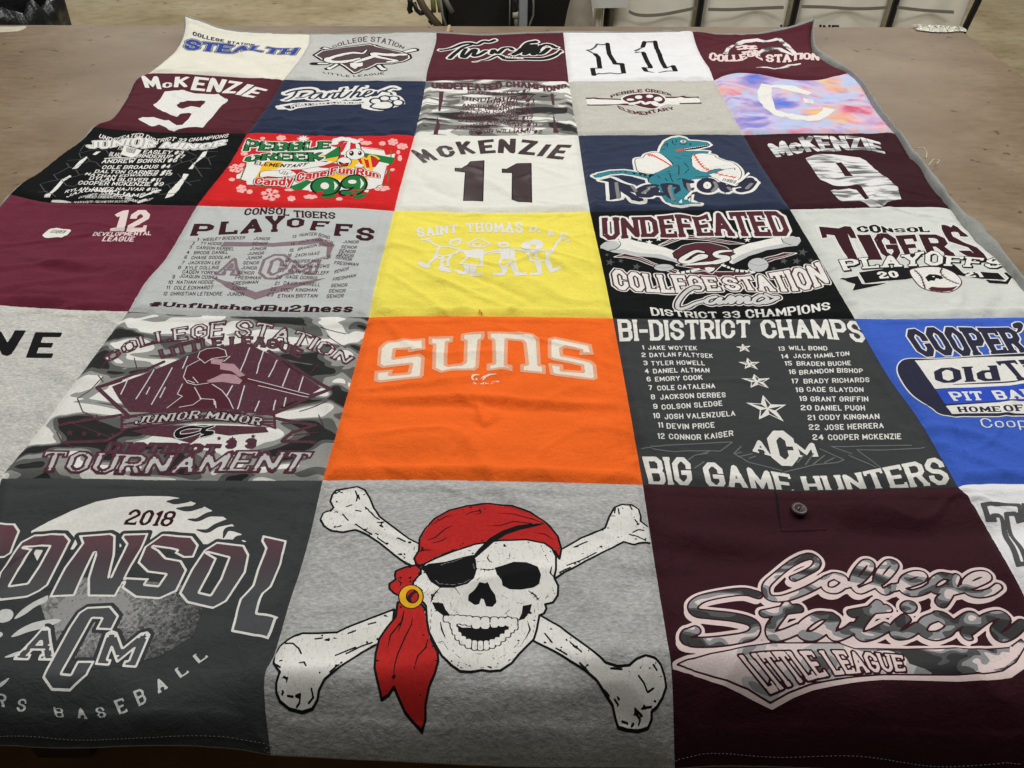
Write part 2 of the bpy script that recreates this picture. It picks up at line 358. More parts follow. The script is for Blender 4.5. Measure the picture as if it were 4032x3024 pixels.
# ------------------------------------------------------------ printing: signed-distance art turned into thin sheets of ink on the cloth
class View:
    """coordinates read in an enlarged crop of the photograph -> photo points -> cloth"""
    def __init__(s, x0, y0, x1, w): s.x0, s.y0, s.k = x0, y0, (x1-x0)/w
    def px(s, a):
        a = P(a) if isinstance(a, str) else np.asarray(a, float)
        return np.stack([s.x0+a[:, 0]*s.k, s.y0+a[:, 1]*s.k], 1)
    def __call__(s, a): return on_quilt(s.px(a))
BIG = 1.0
class Art:
    live = None
    def __init__(s, r, c, view, res=.001):
        Art.finish(); Art.live = s; s.jobs = []
        s.p = PANELS[r, c]; s.v = view; s.res = res
        lo = s.p['outline'].min(0)-.004; hi = s.p['outline'].max(0)+.004
        s.x0, s.y0 = lo; s.nx = int((hi[0]-lo[0])/res)+2; s.ny = int((hi[1]-lo[1])/res)+2
        s.X = s.x0+np.arange(s.nx)*res; s.Y = s.y0+np.arange(s.ny)*res
        s.level = 0
        s.clip = s.fill([s.p['outline']])+.0012
    def new(s): return np.full((s.ny, s.nx), BIG, np.float32)
    def _win(s, x0, x1, y0, y1, m):
        a = max(int((y0-m-s.y0)/s.res), 0); b = min(int((y1+m-s.y0)/s.res)+2, s.ny)
        c = max(int((x0-m-s.x0)/s.res), 0); d = min(int((x1+m-s.x0)/s.res)+2, s.nx)
        return a, b, c, d
    def _seg(s, F, p, q, rp=0.0, rq=0.0, band=.012):
        a, b, c, d = s._win(min(p[0], q[0]), max(p[0], q[0]), min(p[1], q[1]), max(p[1], q[1]), band+max(rp, rq))
        if a >= b or c >= d: return
        X = s.X[None, c:d]; Y = s.Y[a:b, None]; ex, ey = q[0]-p[0], q[1]-p[1]; l2 = ex*ex+ey*ey+1e-14
        t = np.clip(((X-p[0])*ex+(Y-p[1])*ey)/l2, 0, 1)
        D = np.hypot(X-p[0]-t*ex, Y-p[1]-t*ey)
        if rp or rq: D = D-(rp+(rq-rp)*t)
        np.minimum(F[a:b, c:d], D, out=F[a:b, c:d])
    def fill(s, polys, evenodd=False, band=.012):
        """xy polygons -> signed distance (negative inside); union (non-zero) unless evenodd"""
        F = s.new(); Wn = np.zeros((s.ny, s.nx+1), np.int32); edges = []
        for pl in polys:
            pl = np.asarray(pl, float)
            if not evenodd:
                x, y = pl.T
                if np.sum(x*np.roll(y, -1)-np.roll(x, -1)*y) < 0: pl = pl[::-1]
            n = len(pl)
            for i in range(n):
                p, q = pl[i], pl[(i+1) % n]
                edges.append((p[0], p[1], q[0], q[1]))
                if p[1] == q[1]: continue
                sg = 1 if q[1] > p[1] else -1; lo, hi = min(p[1], q[1]), max(p[1], q[1])
                i0 = max(int(math.ceil((lo-s.y0)/s.res)), 0); i1 = min(int(math.ceil((hi-s.y0)/s.res)), s.ny)
                if i1 <= i0: continue
                rows = np.arange(i0, i1); xc = p[0]+(s.Y[rows]-p[1])*(q[0]-p[0])/(q[1]-p[1])
                col = np.clip(np.ceil((xc-s.x0)/s.res), 0, s.nx).astype(int)
                np.add.at(Wn, (rows, col), sg)
        Wn = np.cumsum(Wn, 1)[:, :s.nx]; ins = (Wn % 2 != 0) if evenodd else (Wn != 0)
        E = np.array(edges)
        if len(polys) > 1 and not evenodd:      # drop edges that lie inside the union, so that distances are those of its outline
            L = np.hypot(E[:, 2]-E[:, 0], E[:, 3]-E[:, 1]); k = np.maximum(1, np.ceil(L/(4*s.res))).astype(int)
            idx = np.repeat(np.arange(len(E)), k); off = np.arange(len(idx))-np.repeat(np.cumsum(k)-k, k); kk = k[idx]
            d = E[idx, 2:]-E[idx, :2]; a = E[idx, :2]+d*(off/kk)[:, None]; b = E[idx, :2]+d*((off+1)/kk)[:, None]
            m = (a+b)/2; nn = np.stack([-d[:, 1], d[:, 0]], 1)/np.maximum(L[idx], 1e-9)[:, None]*s.res
            def inside(q):
                j = np.clip(np.rint((q[:, 0]-s.x0)/s.res), 0, s.nx-1).astype(int); i = np.clip(np.rint((q[:, 1]-s.y0)/s.res), 0, s.ny-1).astype(int)
                return ins[i, j]
            keep = ~(inside(m+nn*1.05) & inside(m-nn*1.05) & inside(m+nn*2) & inside(m-nn*2)); E = np.hstack([a[keep], b[keep]])
        for x0, y0, x1, y1 in E: s._seg(F, (x0, y0), (x1, y1), band=band)
        return np.where(ins, -F, F)
    # ---- shapes in view coordinates; several separated by ';'
    def poly(s, txt, curve=False, evenodd=False, closed=True):
        out = []
        for t in (txt.split(";") if isinstance(txt, str) else txt):
            a = P(t) if isinstance(t, str) else np.asarray(t, float)
            if curve:
                q = np.vstack([a[-2:], a, a[:2]]); o = []
                for i in range(2, len(a)+2):
                    u = np.linspace(0, 1, 6, endpoint=False)[:, None]; A, B, C, D = q[i-1], q[i], q[i+1], q[i+2] if i+2 < len(q) else q[i+1]
                    o.append(.5*(2*B+(C-A)*u+(2*A-5*B+4*C-D)*u*u+(3*B-A-3*C+D)*u**3))
                a = np.vstack(o)
            out.append(s.v(a))
        return s.fill(out, evenodd)
    def line(s, txt, w, curve=False, taper=None):
        """strokes; w = full width in metres (or per-stroke taper list of widths along the stroke)"""
        F = s.new()
        for t in (txt.split(";") if isinstance(txt, str) else txt):
            a = P(t) if isinstance(t, str) else np.asarray(t, float)
            if curve and len(a) > 2: a = smooth_poly(a, len(a)*6)
            q = s.v(a); n = len(q)
            if taper is not None: ws = np.interp(np.linspace(0, 1, n), np.linspace(0, 1, len(taper)), taper)*w/2
            else: ws = np.full(n, w/2)
            if n == 1: s._seg(F, q[0], q[0]+1e-6, ws[0], ws[0])
            for i in range(n-1): s._seg(F, q[i], q[i+1], ws[i], ws[i+1])
        return F
    def dots(s, txt, w): 
        F = s.new()
        q = s.v(P(txt))
        for p in q: s._seg(F, p, p+1e-6, w/2, w/2)
        return F
    def text(s, txt, bot, top, font=None, **kw):
        return s.fill(s.text_polys(txt, bot, top, font, **kw))
    def text_polys(s, txt, bot, top, font=None, lens=False):
        b = P(bot) if isinstance(bot, str) else np.asarray(bot, float)
        if isinstance(top, str) and top.startswith("^"):     # "^dx,-h": the base line moved
            t = b+np.array([float(v) for v in top[1:].split(",")])
        else: t = P(top) if isinstance(top, str) else np.asarray(top, float)
        B = smooth_poly(b, 60); T = smooth_poly(t, 60)
        polys = layout(txt, font or SLAB); out = []; u = np.linspace(0, 1, 60)
        cat = np.vstack(polys); cnt = [len(p) for p in polys]
        bx = np.interp(cat[:, 0], u, B[:, 0]); by = np.interp(cat[:, 0], u, B[:, 1]); tx = np.interp(cat[:, 0], u, T[:, 0]); ty = np.interp(cat[:, 0], u, T[:, 1])
        xy = s.v(np.stack([bx+(tx-bx)*cat[:, 1], by+(ty-by)*cat[:, 1]], 1))
        k = 0
        for c in cnt: out.append(xy[k:k+c]); k += c
        return out
    def noise(s, sx, sy, seed):
        X, Y = np.meshgrid(s.X, s.Y); return (smooth_noise(X*sx, Y*sy, seed)+.5*smooth_noise(X*sx*2.1, Y*sy*2.1, seed+1)).astype(np.float32)
    # ---- ink sheets
    def emit(s, name, layers, label=None, clip=True, lift=0.0): s.jobs.append((name, layers, label, clip, lift))
    @staticmethod
    def finish():
        """all inks of one square lie in one skin: whatever is printed later is cut out of what lies below"""
        s = Art.live
        if s is None: return
        Art.live = None; over = None; todo = []
        for name, layers, label, clip, lift in reversed(s.jobs):
            done = []
            for F, mat in reversed(layers):
                if clip: F = np.maximum(F, s.clip)
                G = F if over is None else np.maximum(F, -over)
                done.append((G, mat)); over = F if over is None else np.minimum(over, F)
            todo.append((name, done[::-1], label, lift))
        for name, layers, label, lift in reversed(todo): s.build(name, layers, label, lift)
    def build(s, name, layers, label, lift):
        V, L, ST, MI, mats = [], [], [], [], []; nv = nl = 0
        for F, mat in layers:
            r = march(F, s.X, s.Y)
            if mat not in mats: mats.append(mat)
            if r is None: continue
            v, lp, st = r
            z = zlook(v[:, 0], v[:, 1])+.00032+lift
            V.append(np.column_stack([v, z])); L.append(lp+nv); ST.append(st+nl); MI.append(np.full(len(st), mats.index(mat)))
            nv += len(v); nl += len(lp)
        if not V: return None
        V = np.vstack(V); L = np.concatenate(L); ST = np.concatenate(ST); MI = np.concatenate(MI)
        piece = pieces(V, L, ST); first = None      # far-apart bits of one print become parts of their own
        np_ = piece.max()+1
        order = np.argsort(-np.bincount(piece[L[ST]], minlength=np_)) if np_ <= 14 else [None]
        for q in order:
            if q is None or np_ == 1: v_, l_, s_, m_ = V, L, ST, MI
            else:
                fs = np.nonzero(piece[L[ST]] == q)[0]; ln = np.diff(np.append(ST, len(L)))
                if not len(fs): continue
                idx = np.repeat(ST[fs], ln[fs])+(np.arange(ln[fs].sum())-np.repeat(np.cumsum(ln[fs])-ln[fs], ln[fs]))
                ids, inv = np.unique(L[idx], return_inverse=True); v_ = V[ids]; l_ = inv; s_ = np.concatenate([[0], np.cumsum(ln[fs])[:-1]]); m_ = MI[fs]
            used = np.unique(m_); mm = [mats[k] for k in used]; m_ = np.searchsorted(used, m_)
            o = mesh_np(name, v_, l_, s_, mm, m_, s.p['obj'])
            if first is None:
                first = o
                if label: o["label"] = label
        return first
def pieces(V, L, ST):
    """piece number of every vertex: loose islands grouped when they lie close together"""
    nxt = np.arange(len(L))+1; end = np.append(ST[1:], len(L))-1; nxt[end] = ST
    a, b = L, L[nxt]; par = np.arange(len(V))
    def comp(par, a, b):
        while True:
            pa, pb = par[a], par[b]; lo, hi = np.minimum(pa, pb), np.maximum(pa, pb); m = lo != hi
            if not m.any(): return par
            np.minimum.at(par, hi[m], lo[m])
            while True:
                pp = par[par]
                if (pp == par).all(): break
                par = pp
    _, isl = np.unique(comp(par, a, b), return_inverse=True); k = isl.max()+1
    if k > 1500: return np.zeros(len(V), int)
    lo = np.full((k, 3), np.inf); hi = np.full((k, 3), -np.inf); np.minimum.at(lo, isl, V); np.maximum.at(hi, isl, V)
    size = (hi-lo).max(1); gap = np.maximum(0, np.maximum(lo[:, None]-hi[None], lo[None]-hi[:, None]))
    near = np.sqrt((gap**2).sum(2)) <= np.maximum(.0195, .49*np.maximum(size[:, None], size[None]))
    i, j = np.nonzero(np.triu(near, 1)); _, pc = np.unique(comp(np.arange(k), i, j), return_inverse=True)
    return pc[isl]
def march(F, X, Y, B=2):
    ny, nx = F.shape; N = ny*nx; ins = F < 0
    if not ins.any(): return None
    cell = ins[:-1, :-1]*1+ins[:-1, 1:]*2+ins[1:, 1:]*4+ins[1:, :-1]*8
    loops, lens = [], []
    done = np.zeros_like(cell, bool)
    by, bx = (ny-1)//B, (nx-1)//B
    full = (cell[:by*B, :bx*B].reshape(by, B, bx, B) == 15).all((1, 3))
    bi, bj = np.nonzero(full)
    if len(bi):
        a = bi*B*nx+bj*B; loops.append(np.stack([a, a+B, a+B*nx+B, a+B*nx], 1).ravel()); lens.append(np.full(len(a), 4))
        done[:by*B, :bx*B] = np.repeat(np.repeat(full, B, 0), B, 1)
    for case in range(1, 16):
        i, j = np.nonzero((cell == case) & ~done)
        if not len(i): continue
        n0 = i*nx+j; cor = [n0, n0+1, n0+nx+1, n0+nx]; edg = [N+n0, 2*N+n0+1, N+n0+nx, 2*N+n0]
        tok = []
        for k in range(4):
            p, q = case >> k & 1, case >> ((k+1) % 4) & 1
            if p: tok.append(cor[k])
            if p != q: tok.append(edg[k])
        loops.append(np.stack(tok, 1).ravel()); lens.append(np.full(len(i), len(tok)))
    loops = np.concatenate(loops); lens = np.concatenate(lens)
    ids, inv = np.unique(loops, return_inverse=True)
    kind = ids//N; n = ids % N; i, j = n//nx, n % nx
    x = X[j].astype(float); y = Y[i].astype(float); f = F.ravel()
    for kd, off in ((1, 1), (2, nx)):
        m = kind == kd; a = f[n[m]]; b = f[n[m]+off]; t = np.clip(a/(a-b+1e-12), .02, .98)
        if kd == 1: x[m] += t*(X[1]-X[0])
        else: y[m] += t*(Y[1]-Y[0])
    st = np.concatenate([[0], np.cumsum(lens)[:-1]])
    return np.stack([x, y], 1), inv.astype(np.int64), st
U = np.minimum
def cut(a, b): return np.maximum(a, -b)
def both(a, b): return np.maximum(a, b)
# ------------------------------------------------------------ lettering: centre lines on a 10-high grid, stroked with mitred corners
OCT = "2,10 4,10 6,8 6,2 4,0 2,0 0,2 0,8 2,10"
GL = {
'A':(6.4,"0,0 3.2,10 6.4,0|1.3,3.6 5.1,3.6"),'B':(6,"0,0 0,10|0,10 4.6,10 6,8.8 6,6.4 4.9,5.2 0,5.2|4.9,5.2 6,4 6,1.4 4.6,0 0,0"),
'C':(6,"6,6.8 6,8 4,10 2,10 0,8 0,2 2,0 4,0 6,2 6,3.2"),'D':(6,"0,0 0,10|0,10 4,10 6,8 6,2 4,0 0,0"),
'E':(5.4,"0,0 0,10|0,10 5.4,10|0,5 4,5|0,0 5.4,0"),'F':(5.4,"0,0 0,10|0,10 5.4,10|0,5 4,5"),
'G':(6,"6,7 6,8 4,10 2,10 0,8 0,2 2,0 4,0 6,2 6,4.6 3.6,4.6"),'H':(6,"0,0 0,10|6,0 6,10|0,5 6,5"),'I':(0,"0,0 0,10"),
'J':(5,"5,10 5,2 3.3,0 1.6,0 0,2 0,3"),'K':(6,"0,0 0,10|0,4 5.6,10|1.8,5.8 6,0"),'L':(5,"0,10 0,0|0,0 5,0"),
'M':(7.6,"0,0 0,10 3.8,2.5 7.6,10 7.6,0"),'N':(6.2,"0,0 0,10 6.2,0 6.2,10"),'O':(6,OCT),'P':(6,"0,0 0,10|0,10 4.4,10 6,8.6 6,6 4.4,4.6 0,4.6"),
'Q':(6,OCT+"|3.6,3 6.2,-.4"),'R':(6,"0,0 0,10|0,10 4.4,10 6,8.6 6,6.2 4.6,4.8 0,4.8|3.6,4.8 6,0"),
'S':(6,"6,7.4 6,8.2 4.2,10 1.8,10 0,8.2 0,6.8 1.6,5.3 4.4,4.7 6,3.2 6,1.8 4.2,0 1.8,0 0,1.8 0,2.6"),'T':(6,"3,0 3,10|0,10 6,10"),
'U':(6,"0,10 0,2 2,0 4,0 6,2 6,10"),'V':(6.4,"0,10 3.2,0 6.4,10"),'W':(9.4,"0,10 2.2,0 4.7,8 7.2,0 9.4,10"),'X':(6,"0,0 6,10|0,10 6,0"),
'Y':(6.4,"0,10 3.2,4.6 6.4,10|3.2,4.6 3.2,0"),'Z':(5.6,"0,10 5.6,10 0,0 5.6,0"),
'0':(5,"1.7,10 3.3,10 5,8 5,2 3.3,0 1.7,0 0,2 0,8 1.7,10"),'1':(1.6,"0,8.4 1.6,10 1.6,0"),'2':(5.4,"0,7.4 0,8.2 1.8,10 3.6,10 5.4,8.2 5.4,6.6 0,2 0,0 5.4,0"),
'3':(5.4,"0,8.4 1.6,10 3.8,10 5.4,8.5 5.4,6.6 4.2,5.2 2.2,5.2|4.2,5.2 5.4,4 5.4,1.6 3.8,0 1.6,0 0,1.6"),'4':(5.6,"4.2,0 4.2,10 0,3 5.6,3"),
'5':(5.4,"5.4,10 0,10 0,5.6 3.8,5.6 5.4,4 5.4,1.6 3.8,0 1.6,0 0,1.6"),'6':(5.4,"5.4,8.4 3.8,10 1.6,10 0,8 0,2 1.6,0 3.8,0 5.4,1.8 5.4,4 3.8,5.6 0,5.6"),
'7':(5.2,"0,10 5.2,10 1.6,0"),'8':(5.4,"1.6,10 3.8,10 5.2,8.8 5.2,6.4 4,5.2 1.4,5.2 .2,6.4 .2,8.8 1.6,10|1.4,5.2 0,4 0,1.6 1.6,0 3.8,0 5.4,1.6 5.4,4 4,5.2"),
'9':(5.4,"0,1.6 1.6,0 3.8,0 5.4,2 5.4,8 3.8,10 1.6,10 0,8.2 0,6 1.6,4.4 5.4,4.4"),
'#':(6,"1.4,0 2.6,10|3.6,0 4.8,10|0,3.3 6,3.3|0,6.7 6,6.7"),'-':(3,"0,4.6 3,4.6"),"'":(0,"0,10 0,7"),'.':(0,"0,0 0,.4"),',':(0,"0,.6 0,-.6"),':':(0,"0,1 0,2|0,6 0,7"),
'a':(4.6,"0,6.4 3.2,6.6 4.6,5.4 4.6,0 1.2,0 0,1.2 0,2.8 1.2,3.8 4.6,3.8"),'b':(4.6,"0,10 0,0 3.2,0 4.6,1.4 4.6,5.2 3.2,6.6 0,6.6"),'c':(4.4,"4.4,5.2 3,6.6 1.4,6.6 0,5.2 0,1.4 1.4,0 3,0 4.4,1.4"),
'd':(4.6,"4.6,10 4.6,0 1.4,0 0,1.4 0,5.2 1.4,6.6 4.6,6.6"),'e':(4.6,"0,3.4 4.6,3.4 4.6,5.2 3.2,6.6 1.4,6.6 0,5.2 0,1.4 1.4,0 4.4,0"),'f':(3.4,"1.2,0 1.2,8.6 2.4,10 3.6,10|0,6.4 3.2,6.4"),
'g':(4.6,"4.6,6.6 1.4,6.6 0,5.2 0,1.6 1.4,.2 4.6,.2|4.6,6.6 4.6,-1.6 3.2,-3 .4,-3"),'h':(4.4,"0,0 0,10|0,5.4 1.4,6.6 3,6.6 4.4,5.2 4.4,0"),'i':(0,"0,0 0,6.6|0,8.8 0,9.8"),
'k':(4.4,"0,0 0,10|0,2.6 4,6.6|1.4,4 4.4,0"),'l':(0,"0,0 0,10"),'m':(7,"0,0 0,6.6|0,5.6 1,6.6 2.4,6.6 3.5,5.4 3.5,0|3.5,5.4 4.6,6.6 5.8,6.6 7,5.4 7,0"),'n':(4.4,"0,0 0,6.6|0,5.4 1.4,6.6 3,6.6 4.4,5.2 4.4,0"),
'o':(4.6,"1.4,6.6 3.2,6.6 4.6,5.2 4.6,1.4 3.2,0 1.4,0 0,1.4 0,5.2 1.4,6.6"),'p':(4.6,"0,-3 0,6.6 3.2,6.6 4.6,5.2 4.6,1.4 3.2,0 0,0"),'r':(3.4,"0,0 0,6.6|0,5 1.6,6.6 3.4,6.6"),
's':(4.2,"4.2,5.6 3,6.6 1.2,6.6 0,5.4 1,3.7 3.2,2.9 4.2,1.4 3,0 1.2,0 0,1"),'t':(3.2,"1.2,9.4 1.2,1.2 2.2,0 3.4,0|0,6.6 3.2,6.6"),'u':(4.4,"0,6.6 0,1.4 1.4,0 4.4,0|4.4,6.6 4.4,0"),'y':(4.8,"0,6.6 2.4,.6|4.8,6.6 1.4,-3"),
}
GL = {k: (w, [P(q) for q in t.split("|")]) for k, (w, t) in GL.items()}
# hx, hy: half stroke; sl, st: slab length and thickness; gap, lean
class Font:
    def __init__(s, hx=.9, hy=.75, sl=0.0, st=1.3, gap=1.0, lean=0.0, sp=4.0): s.hx, s.hy, s.sl, s.st, s.gap, s.lean, s.sp = hx, hy, sl, st, gap, lean, sp
SLAB = Font(1.05, .85, .9, 1.5, 2.0); SANS = Font(.95, .8, 0, 0, 1.5); NAME = Font(1.05, 1.0, 0, 0, 1.7, .0, 4.6); HEAVY = Font(1.5, 1.15, .55, 1.9, 1.4); BLOCK = Font(1.45, 1.1, 0, 0, 1.1); THIN = Font(.55, .55, .6, 1.0, 1.6)
WEST = Font(1.25, 1.0, 1.0, 1.8, 1.9); SIDE = Font(1.1, .95, .55, 1.6, 1.3)
def stroke_polys(p, hx, hy):
    s = np.array([1/hx, 1/hy]); q = p*s; closed = len(q) > 2 and np.allclose(q[0], q[-1])
    if closed: q = q[:-1]
    n = len(q); out = []
    d = np.roll(q, -1, 0)-q; l = np.hypot(*d.T)[:, None]; d = d/np.maximum(l, 1e-9)
    def nrm(v): return np.array([-v[1], v[0]])
    for i in range(n if closed else n-1):          # one rectangle per segment ...
        a, b = q[i], q[(i+1) % n]; m = nrm(d[i])
        if not closed and i == 0: a = a-d[0]
        if not closed and i == n-2: b = b+d[i]
        out.append(np.array([a+m, b+m, b-m, a-m])/s)
    for i in range(n):                              # ... and a mitred wedge per corner
        if not closed and i in (0, n-1): continue
        d1, d2 = d[i-1], d[i]; c = d1[0]*d2[1]-d1[1]*d2[0]
        if abs(c) < 1e-6: continue
        sg = -1 if c > 0 else 1; a, b = nrm(d1)*sg, nrm(d2)*sg; m = a+b; k = m@m
        out.append(np.array([q[i], q[i]+a, q[i]+m*2/max(k, .62), q[i]+b])/s)
    return out
def subdiv(p, step=1.6):
    o = []
    for i in range(len(p)):
        a, b = p[i], p[(i+1) % len(p)]; k = max(1, int(np.hypot(*(b-a))/step)); t = np.arange(k)[:, None]/k; o.append(a+(b-a)*t)
    return np.vstack(o)
def layout(txt, f):
    """glyph polygons in a unit box"""
    x = 0.0; polys = []
    for ch in txt:
        if ch == ' ': x += f.sp; continue
        if ch not in GL: continue
        w, pls = GL[ch]; x += f.hx
        for p in pls:
            ps = stroke_polys(p, f.hx, f.hy)
            if f.sl > 0 and len(p) > 1 and not np.allclose(p[0], p[-1]):
                for e, e2 in ((p[0], p[1]), (p[-1], p[-2])):
                    dx, dy = abs(e2[0]-e[0]), abs(e2[1]-e[1])
                    up = e[1] > 5; edge = 10+f.hy if up else -f.hy
                    if abs(e[1]-(10 if up else 0)) < .01 and dy > dx*1.1:
                        y0, y1 = (edge-f.st, edge) if up else (edge, edge+f.st)
                        ps.append(np.array([[e[0]-f.hx-f.sl, y0], [e[0]+f.hx+f.sl, y0], [e[0]+f.hx+f.sl, y1], [e[0]-f.hx-f.sl, y1]]))
                    elif dy < .01 and (abs(e[1]-10) < .01 or abs(e[1]) < .01):
                        y0, y1 = (edge-f.st*1.9, edge) if up else (edge, edge+f.st*1.9); sg = 1 if e[0] > e2[0] else -1
                        xa = e[0]+sg*f.hx; xb = xa-sg*f.st*.8
                        ps.append(np.array([[min(xa, xb), y0], [max(xa, xb), y0], [max(xa, xb), y1], [min(xa, xb), y1]]))
            for q in ps:
                q = subdiv(q)
                if p[:, 1].min() >= 0 and ch != ',': q[:, 1] = np.clip(q[:, 1], -f.hy, 10+f.hy)
                q[:, 0] += x+f.lean*q[:, 1]; polys.append(q)
        x += w+f.hx+f.gap
    x -= f.gap
    H = 10+2*f.hy
    return [np.stack([q[:, 0]/x, (q[:, 1]+f.hy)/H], 1) for q in polys]
# ------------------------------------------------------------ cloth colours
WHITE = fabric("white_cotton", srgb(224, 223, 214), var=.04); OFFWHITE = fabric("ivory_cotton", srgb(226, 223, 208), var=.05)
COOLWHITE = fabric("cool_white_polyester", srgb(228, 227, 228), var=.04, rough=.75)
MAROON = fabric("maroon_polyester", srgb(84, 38, 46), var=.12, rough=.8, spec=.07); MAROONB = fabric("wine_cotton", srgb(104, 38, 56), var=.14, sheen=.1)
DMAROON = fabric("dark_maroon_polyester", srgb(54, 25, 32), var=.1, rough=.7, spec=.06); NAVY = fabric("navy_cotton", srgb(40, 48, 72), var=.16, sheen=.1)
NAVYB = fabric("washed_navy_cotton", srgb(46, 54, 76), var=.16, sheen=.12); BLACK = fabric("black_cotton", srgb(27, 28, 29), var=.15, spec=.02)
RED = fabric("red_cotton", srgb(205, 38, 40), var=.08); YELLOW = fabric("yellow_cotton", srgb(236, 221, 92), var=.07)
ORANGE = fabric("orange_cotton", srgb(244, 106, 38), var=.07); CHAR = fabric("charcoal_polyester", srgb(62, 64, 65), var=.06, rough=.75, spec=.05)
CHARB = fabric("slate_polyester", srgb(60, 63, 64), var=.05, rough=.7, spec=.07); ROYAL = fabric("royal_blue_cotton", srgb(62, 96, 192), var=.08)
GREY = fabric("grey_cotton", srgb(192, 192, 188), var=.06, heather=.08); SILVER = fabric("silver_polyester", srgb(186, 189, 188), var=.04, rough=.65)
PALE = fabric("pale_grey_polyester", srgb(206, 208, 202), var=.05, rough=.75); HEATHER = fabric("heather_grey_cotton", srgb(178, 178, 176), heather=.30, var=.08)
HEATHB = fabric("light_heather_cotton", srgb(200, 199, 193), heather=.26, var=.08); BEIGE = fabric("stone_grey_cotton", srgb(190, 188, 178), heather=.12, var=.07)
CAMO = camo("woodland_camouflage_cotton", [srgb(32,33,32), srgb(88,90,87), srgb(146,148,143), srgb(226,225,219)], 9.5, (1, 2.4, 1), stops=(0, .41, .475, .54), seed=3.1, dist=.9)
CAMO2 = camo("crumpled_camouflage_cotton", [srgb(36,37,35), srgb(104,104,99), srgb(160,160,154), srgb(228,227,220)], 11, (.8, 2.8, 1), stops=(0, .36, .47, .57), seed=8.4, dist=.9)
def tie_dye():
    m, nt, b = _nt("tie_dye_cotton")
    v = _coords(nt, (1, 1.5, 1), .5)
    c = _ramp(nt, _noise(nt, v, 8, 3, .55, .6), [(.28, srgb(84,120,212)), (.37, srgb(146,134,200)), (.46, srgb(200,186,220)), (.54, srgb(168,196,226)), (.61, srgb(222,150,172)), (.68, srgb(200,90,118))])
    c2 = _ramp(nt, _noise(nt, _coords(nt, (1, 1.5, 1), .5, (5.3, 1.7, 0)), 7, 3, .5, .5), [(.3, srgb(236,216,80)), (.42, srgb(232,158,100)), (.52, srgb(222,190,196)), (.7, srgb(158,146,206))])
    f = _ramp(nt, _noise(nt, _coords(nt, (1, 1.4, 1), .3, (2.3, 7.7, 0)), 9, 2, .5), [(.45, (0, 0, 0)), (.65, (.9, .9, .9))])
    c = _mul(nt, c, c2, 'MIX', f); nt.links.new(c, b.inputs['Base Color']); b.inputs['Roughness'].default_value = .85
    b.inputs['Specular IOR Level'].default_value = .2
    return m
TIEDYE = tie_dye()
ROWS = [
 [(OFFWHITE, "ivory square with blue slanted team name, its corner curled up"), (GREY, "grey square with maroon shield and crossed bats"), (MAROON, "maroon square with black and white script and a tail"), (COOLWHITE, "white square with black outlined number eleven"), (MAROON, "maroon square with camouflage cap shaped lettering, its corner curled up")],
 [(MAROON, "maroon square with big white number nine under a surname"), (NAVY, "navy square with white script and a paw print"), (CAMO2, "crumpled camouflage square with maroon name list"), (BEIGE, "stone grey square with small maroon and white paw badge"), (TIEDYE, "pastel tie dye square with a large white letter C")],
 [(BLACK, "black square with white name list and crossed bats"), (RED, "red square with green and white candy cane print"), (WHITE, "white square with shiny dark number eleven under a surname"), (NAVYB, "navy square with teal dinosaur and baseball"), (DMAROON, "dark maroon square with camouflage number nine")],
 [(MAROONB, "wine red square with small pale number twelve"), (SILVER, "silver grey square with maroon player list and plate emblem"), (YELLOW, "yellow square with four white stick children"), (BLACK, "black square with maroon and white bats and shield print"), (PALE, "pale grey square with maroon arched name and black ribbon")],
 [(HEATHB, "light heather square with two black letters"), (CAMO, "camouflage square with maroon batter and diamond print"), (ORANGE, "orange square with arched white word"), (CHAR, "charcoal square with white player list and four stars"), (ROYAL, "royal blue square with navy and white sign print")],
 [(HEATHB, "plain heather square at the hanging corner"), (CHARB, "slate square with maroon lettering over a baseball"), (HEATHER, "heather grey square with skull in red bandana over crossed bones"), (DMAROON, "dark maroon square with camouflage script and a button"), (COOLWHITE, "white square with outlined dark letters")],
]
for r in range(6):
    for c in range(5): panel(r, c, *ROWS[r][c])
# fleece backing: whole sheet under the squares, and the rolled rim it makes along two edges
FLEECE = fabric("grey_fleece", srgb(150, 152, 148), var=.08, sheen=.2, bump=.6)
def ring():
    t = [HC[0, c] for c in range(5)]; r_ = [VC[r, 5] for r in range(6)]; b = [HC[6, c][::-1] for c in range(4, -1, -1)]; l = [VC[r, 0][::-1] for r in range(5, -1, -1)]
    return np.vstack(t+r_+b+l)
def strip(name, inner, outer, rise, mat, parent, n=160, k=9, drop=.004):
    a = smooth_poly(inner, n); b = smooth_poly(outer, n); V = []
    for i in range(n):
        for j in range(k):
            u = j/(k-1); p = a[i]*(1-u)+b[i]*u
            zi = float(zlook(np.array([a[i][0]]), np.array([a[i][1]]))[0]); zo = max(float(zlook(np.array([b[i][0]]), np.array([b[i][1]]))[0])-.010, .001) if b[i][1] > EDGE_Y-.01 else zi-.01
            V.append((p[0], p[1], (zi-drop)*(1-u)+zo*u+rise*math.sin(math.pi*min(u*1.02, 1))**.7))
    return mesh_py(name, V, grid_faces(n, k), mat, parent, True)
outer_px = P("3212,62 3206,110 3215,172 3246,204 3292,233 3352,277 3368,290 3423,355 3472,424 3524,495 3560,535 3610,594 3654,653 3728,741 3802,830 3876,874 3949,970 4040,1090 4220,1240 4800,1900 5420,3060")
outer_r = on_quilt(outer_px)
inner_r = np.vstack([VC[r, 5] for r in range(6)])
strip("fleece_rim", inner_r, outer_r, .014, FLEECE, quilt, n=240)
tp = np.vstack([HC[0, c] for c in range(5)]); strip("fleece_rim", tp, tp+np.array([[0, .012]]), .004, FLEECE, quilt, n=160, k=6, drop=.001)
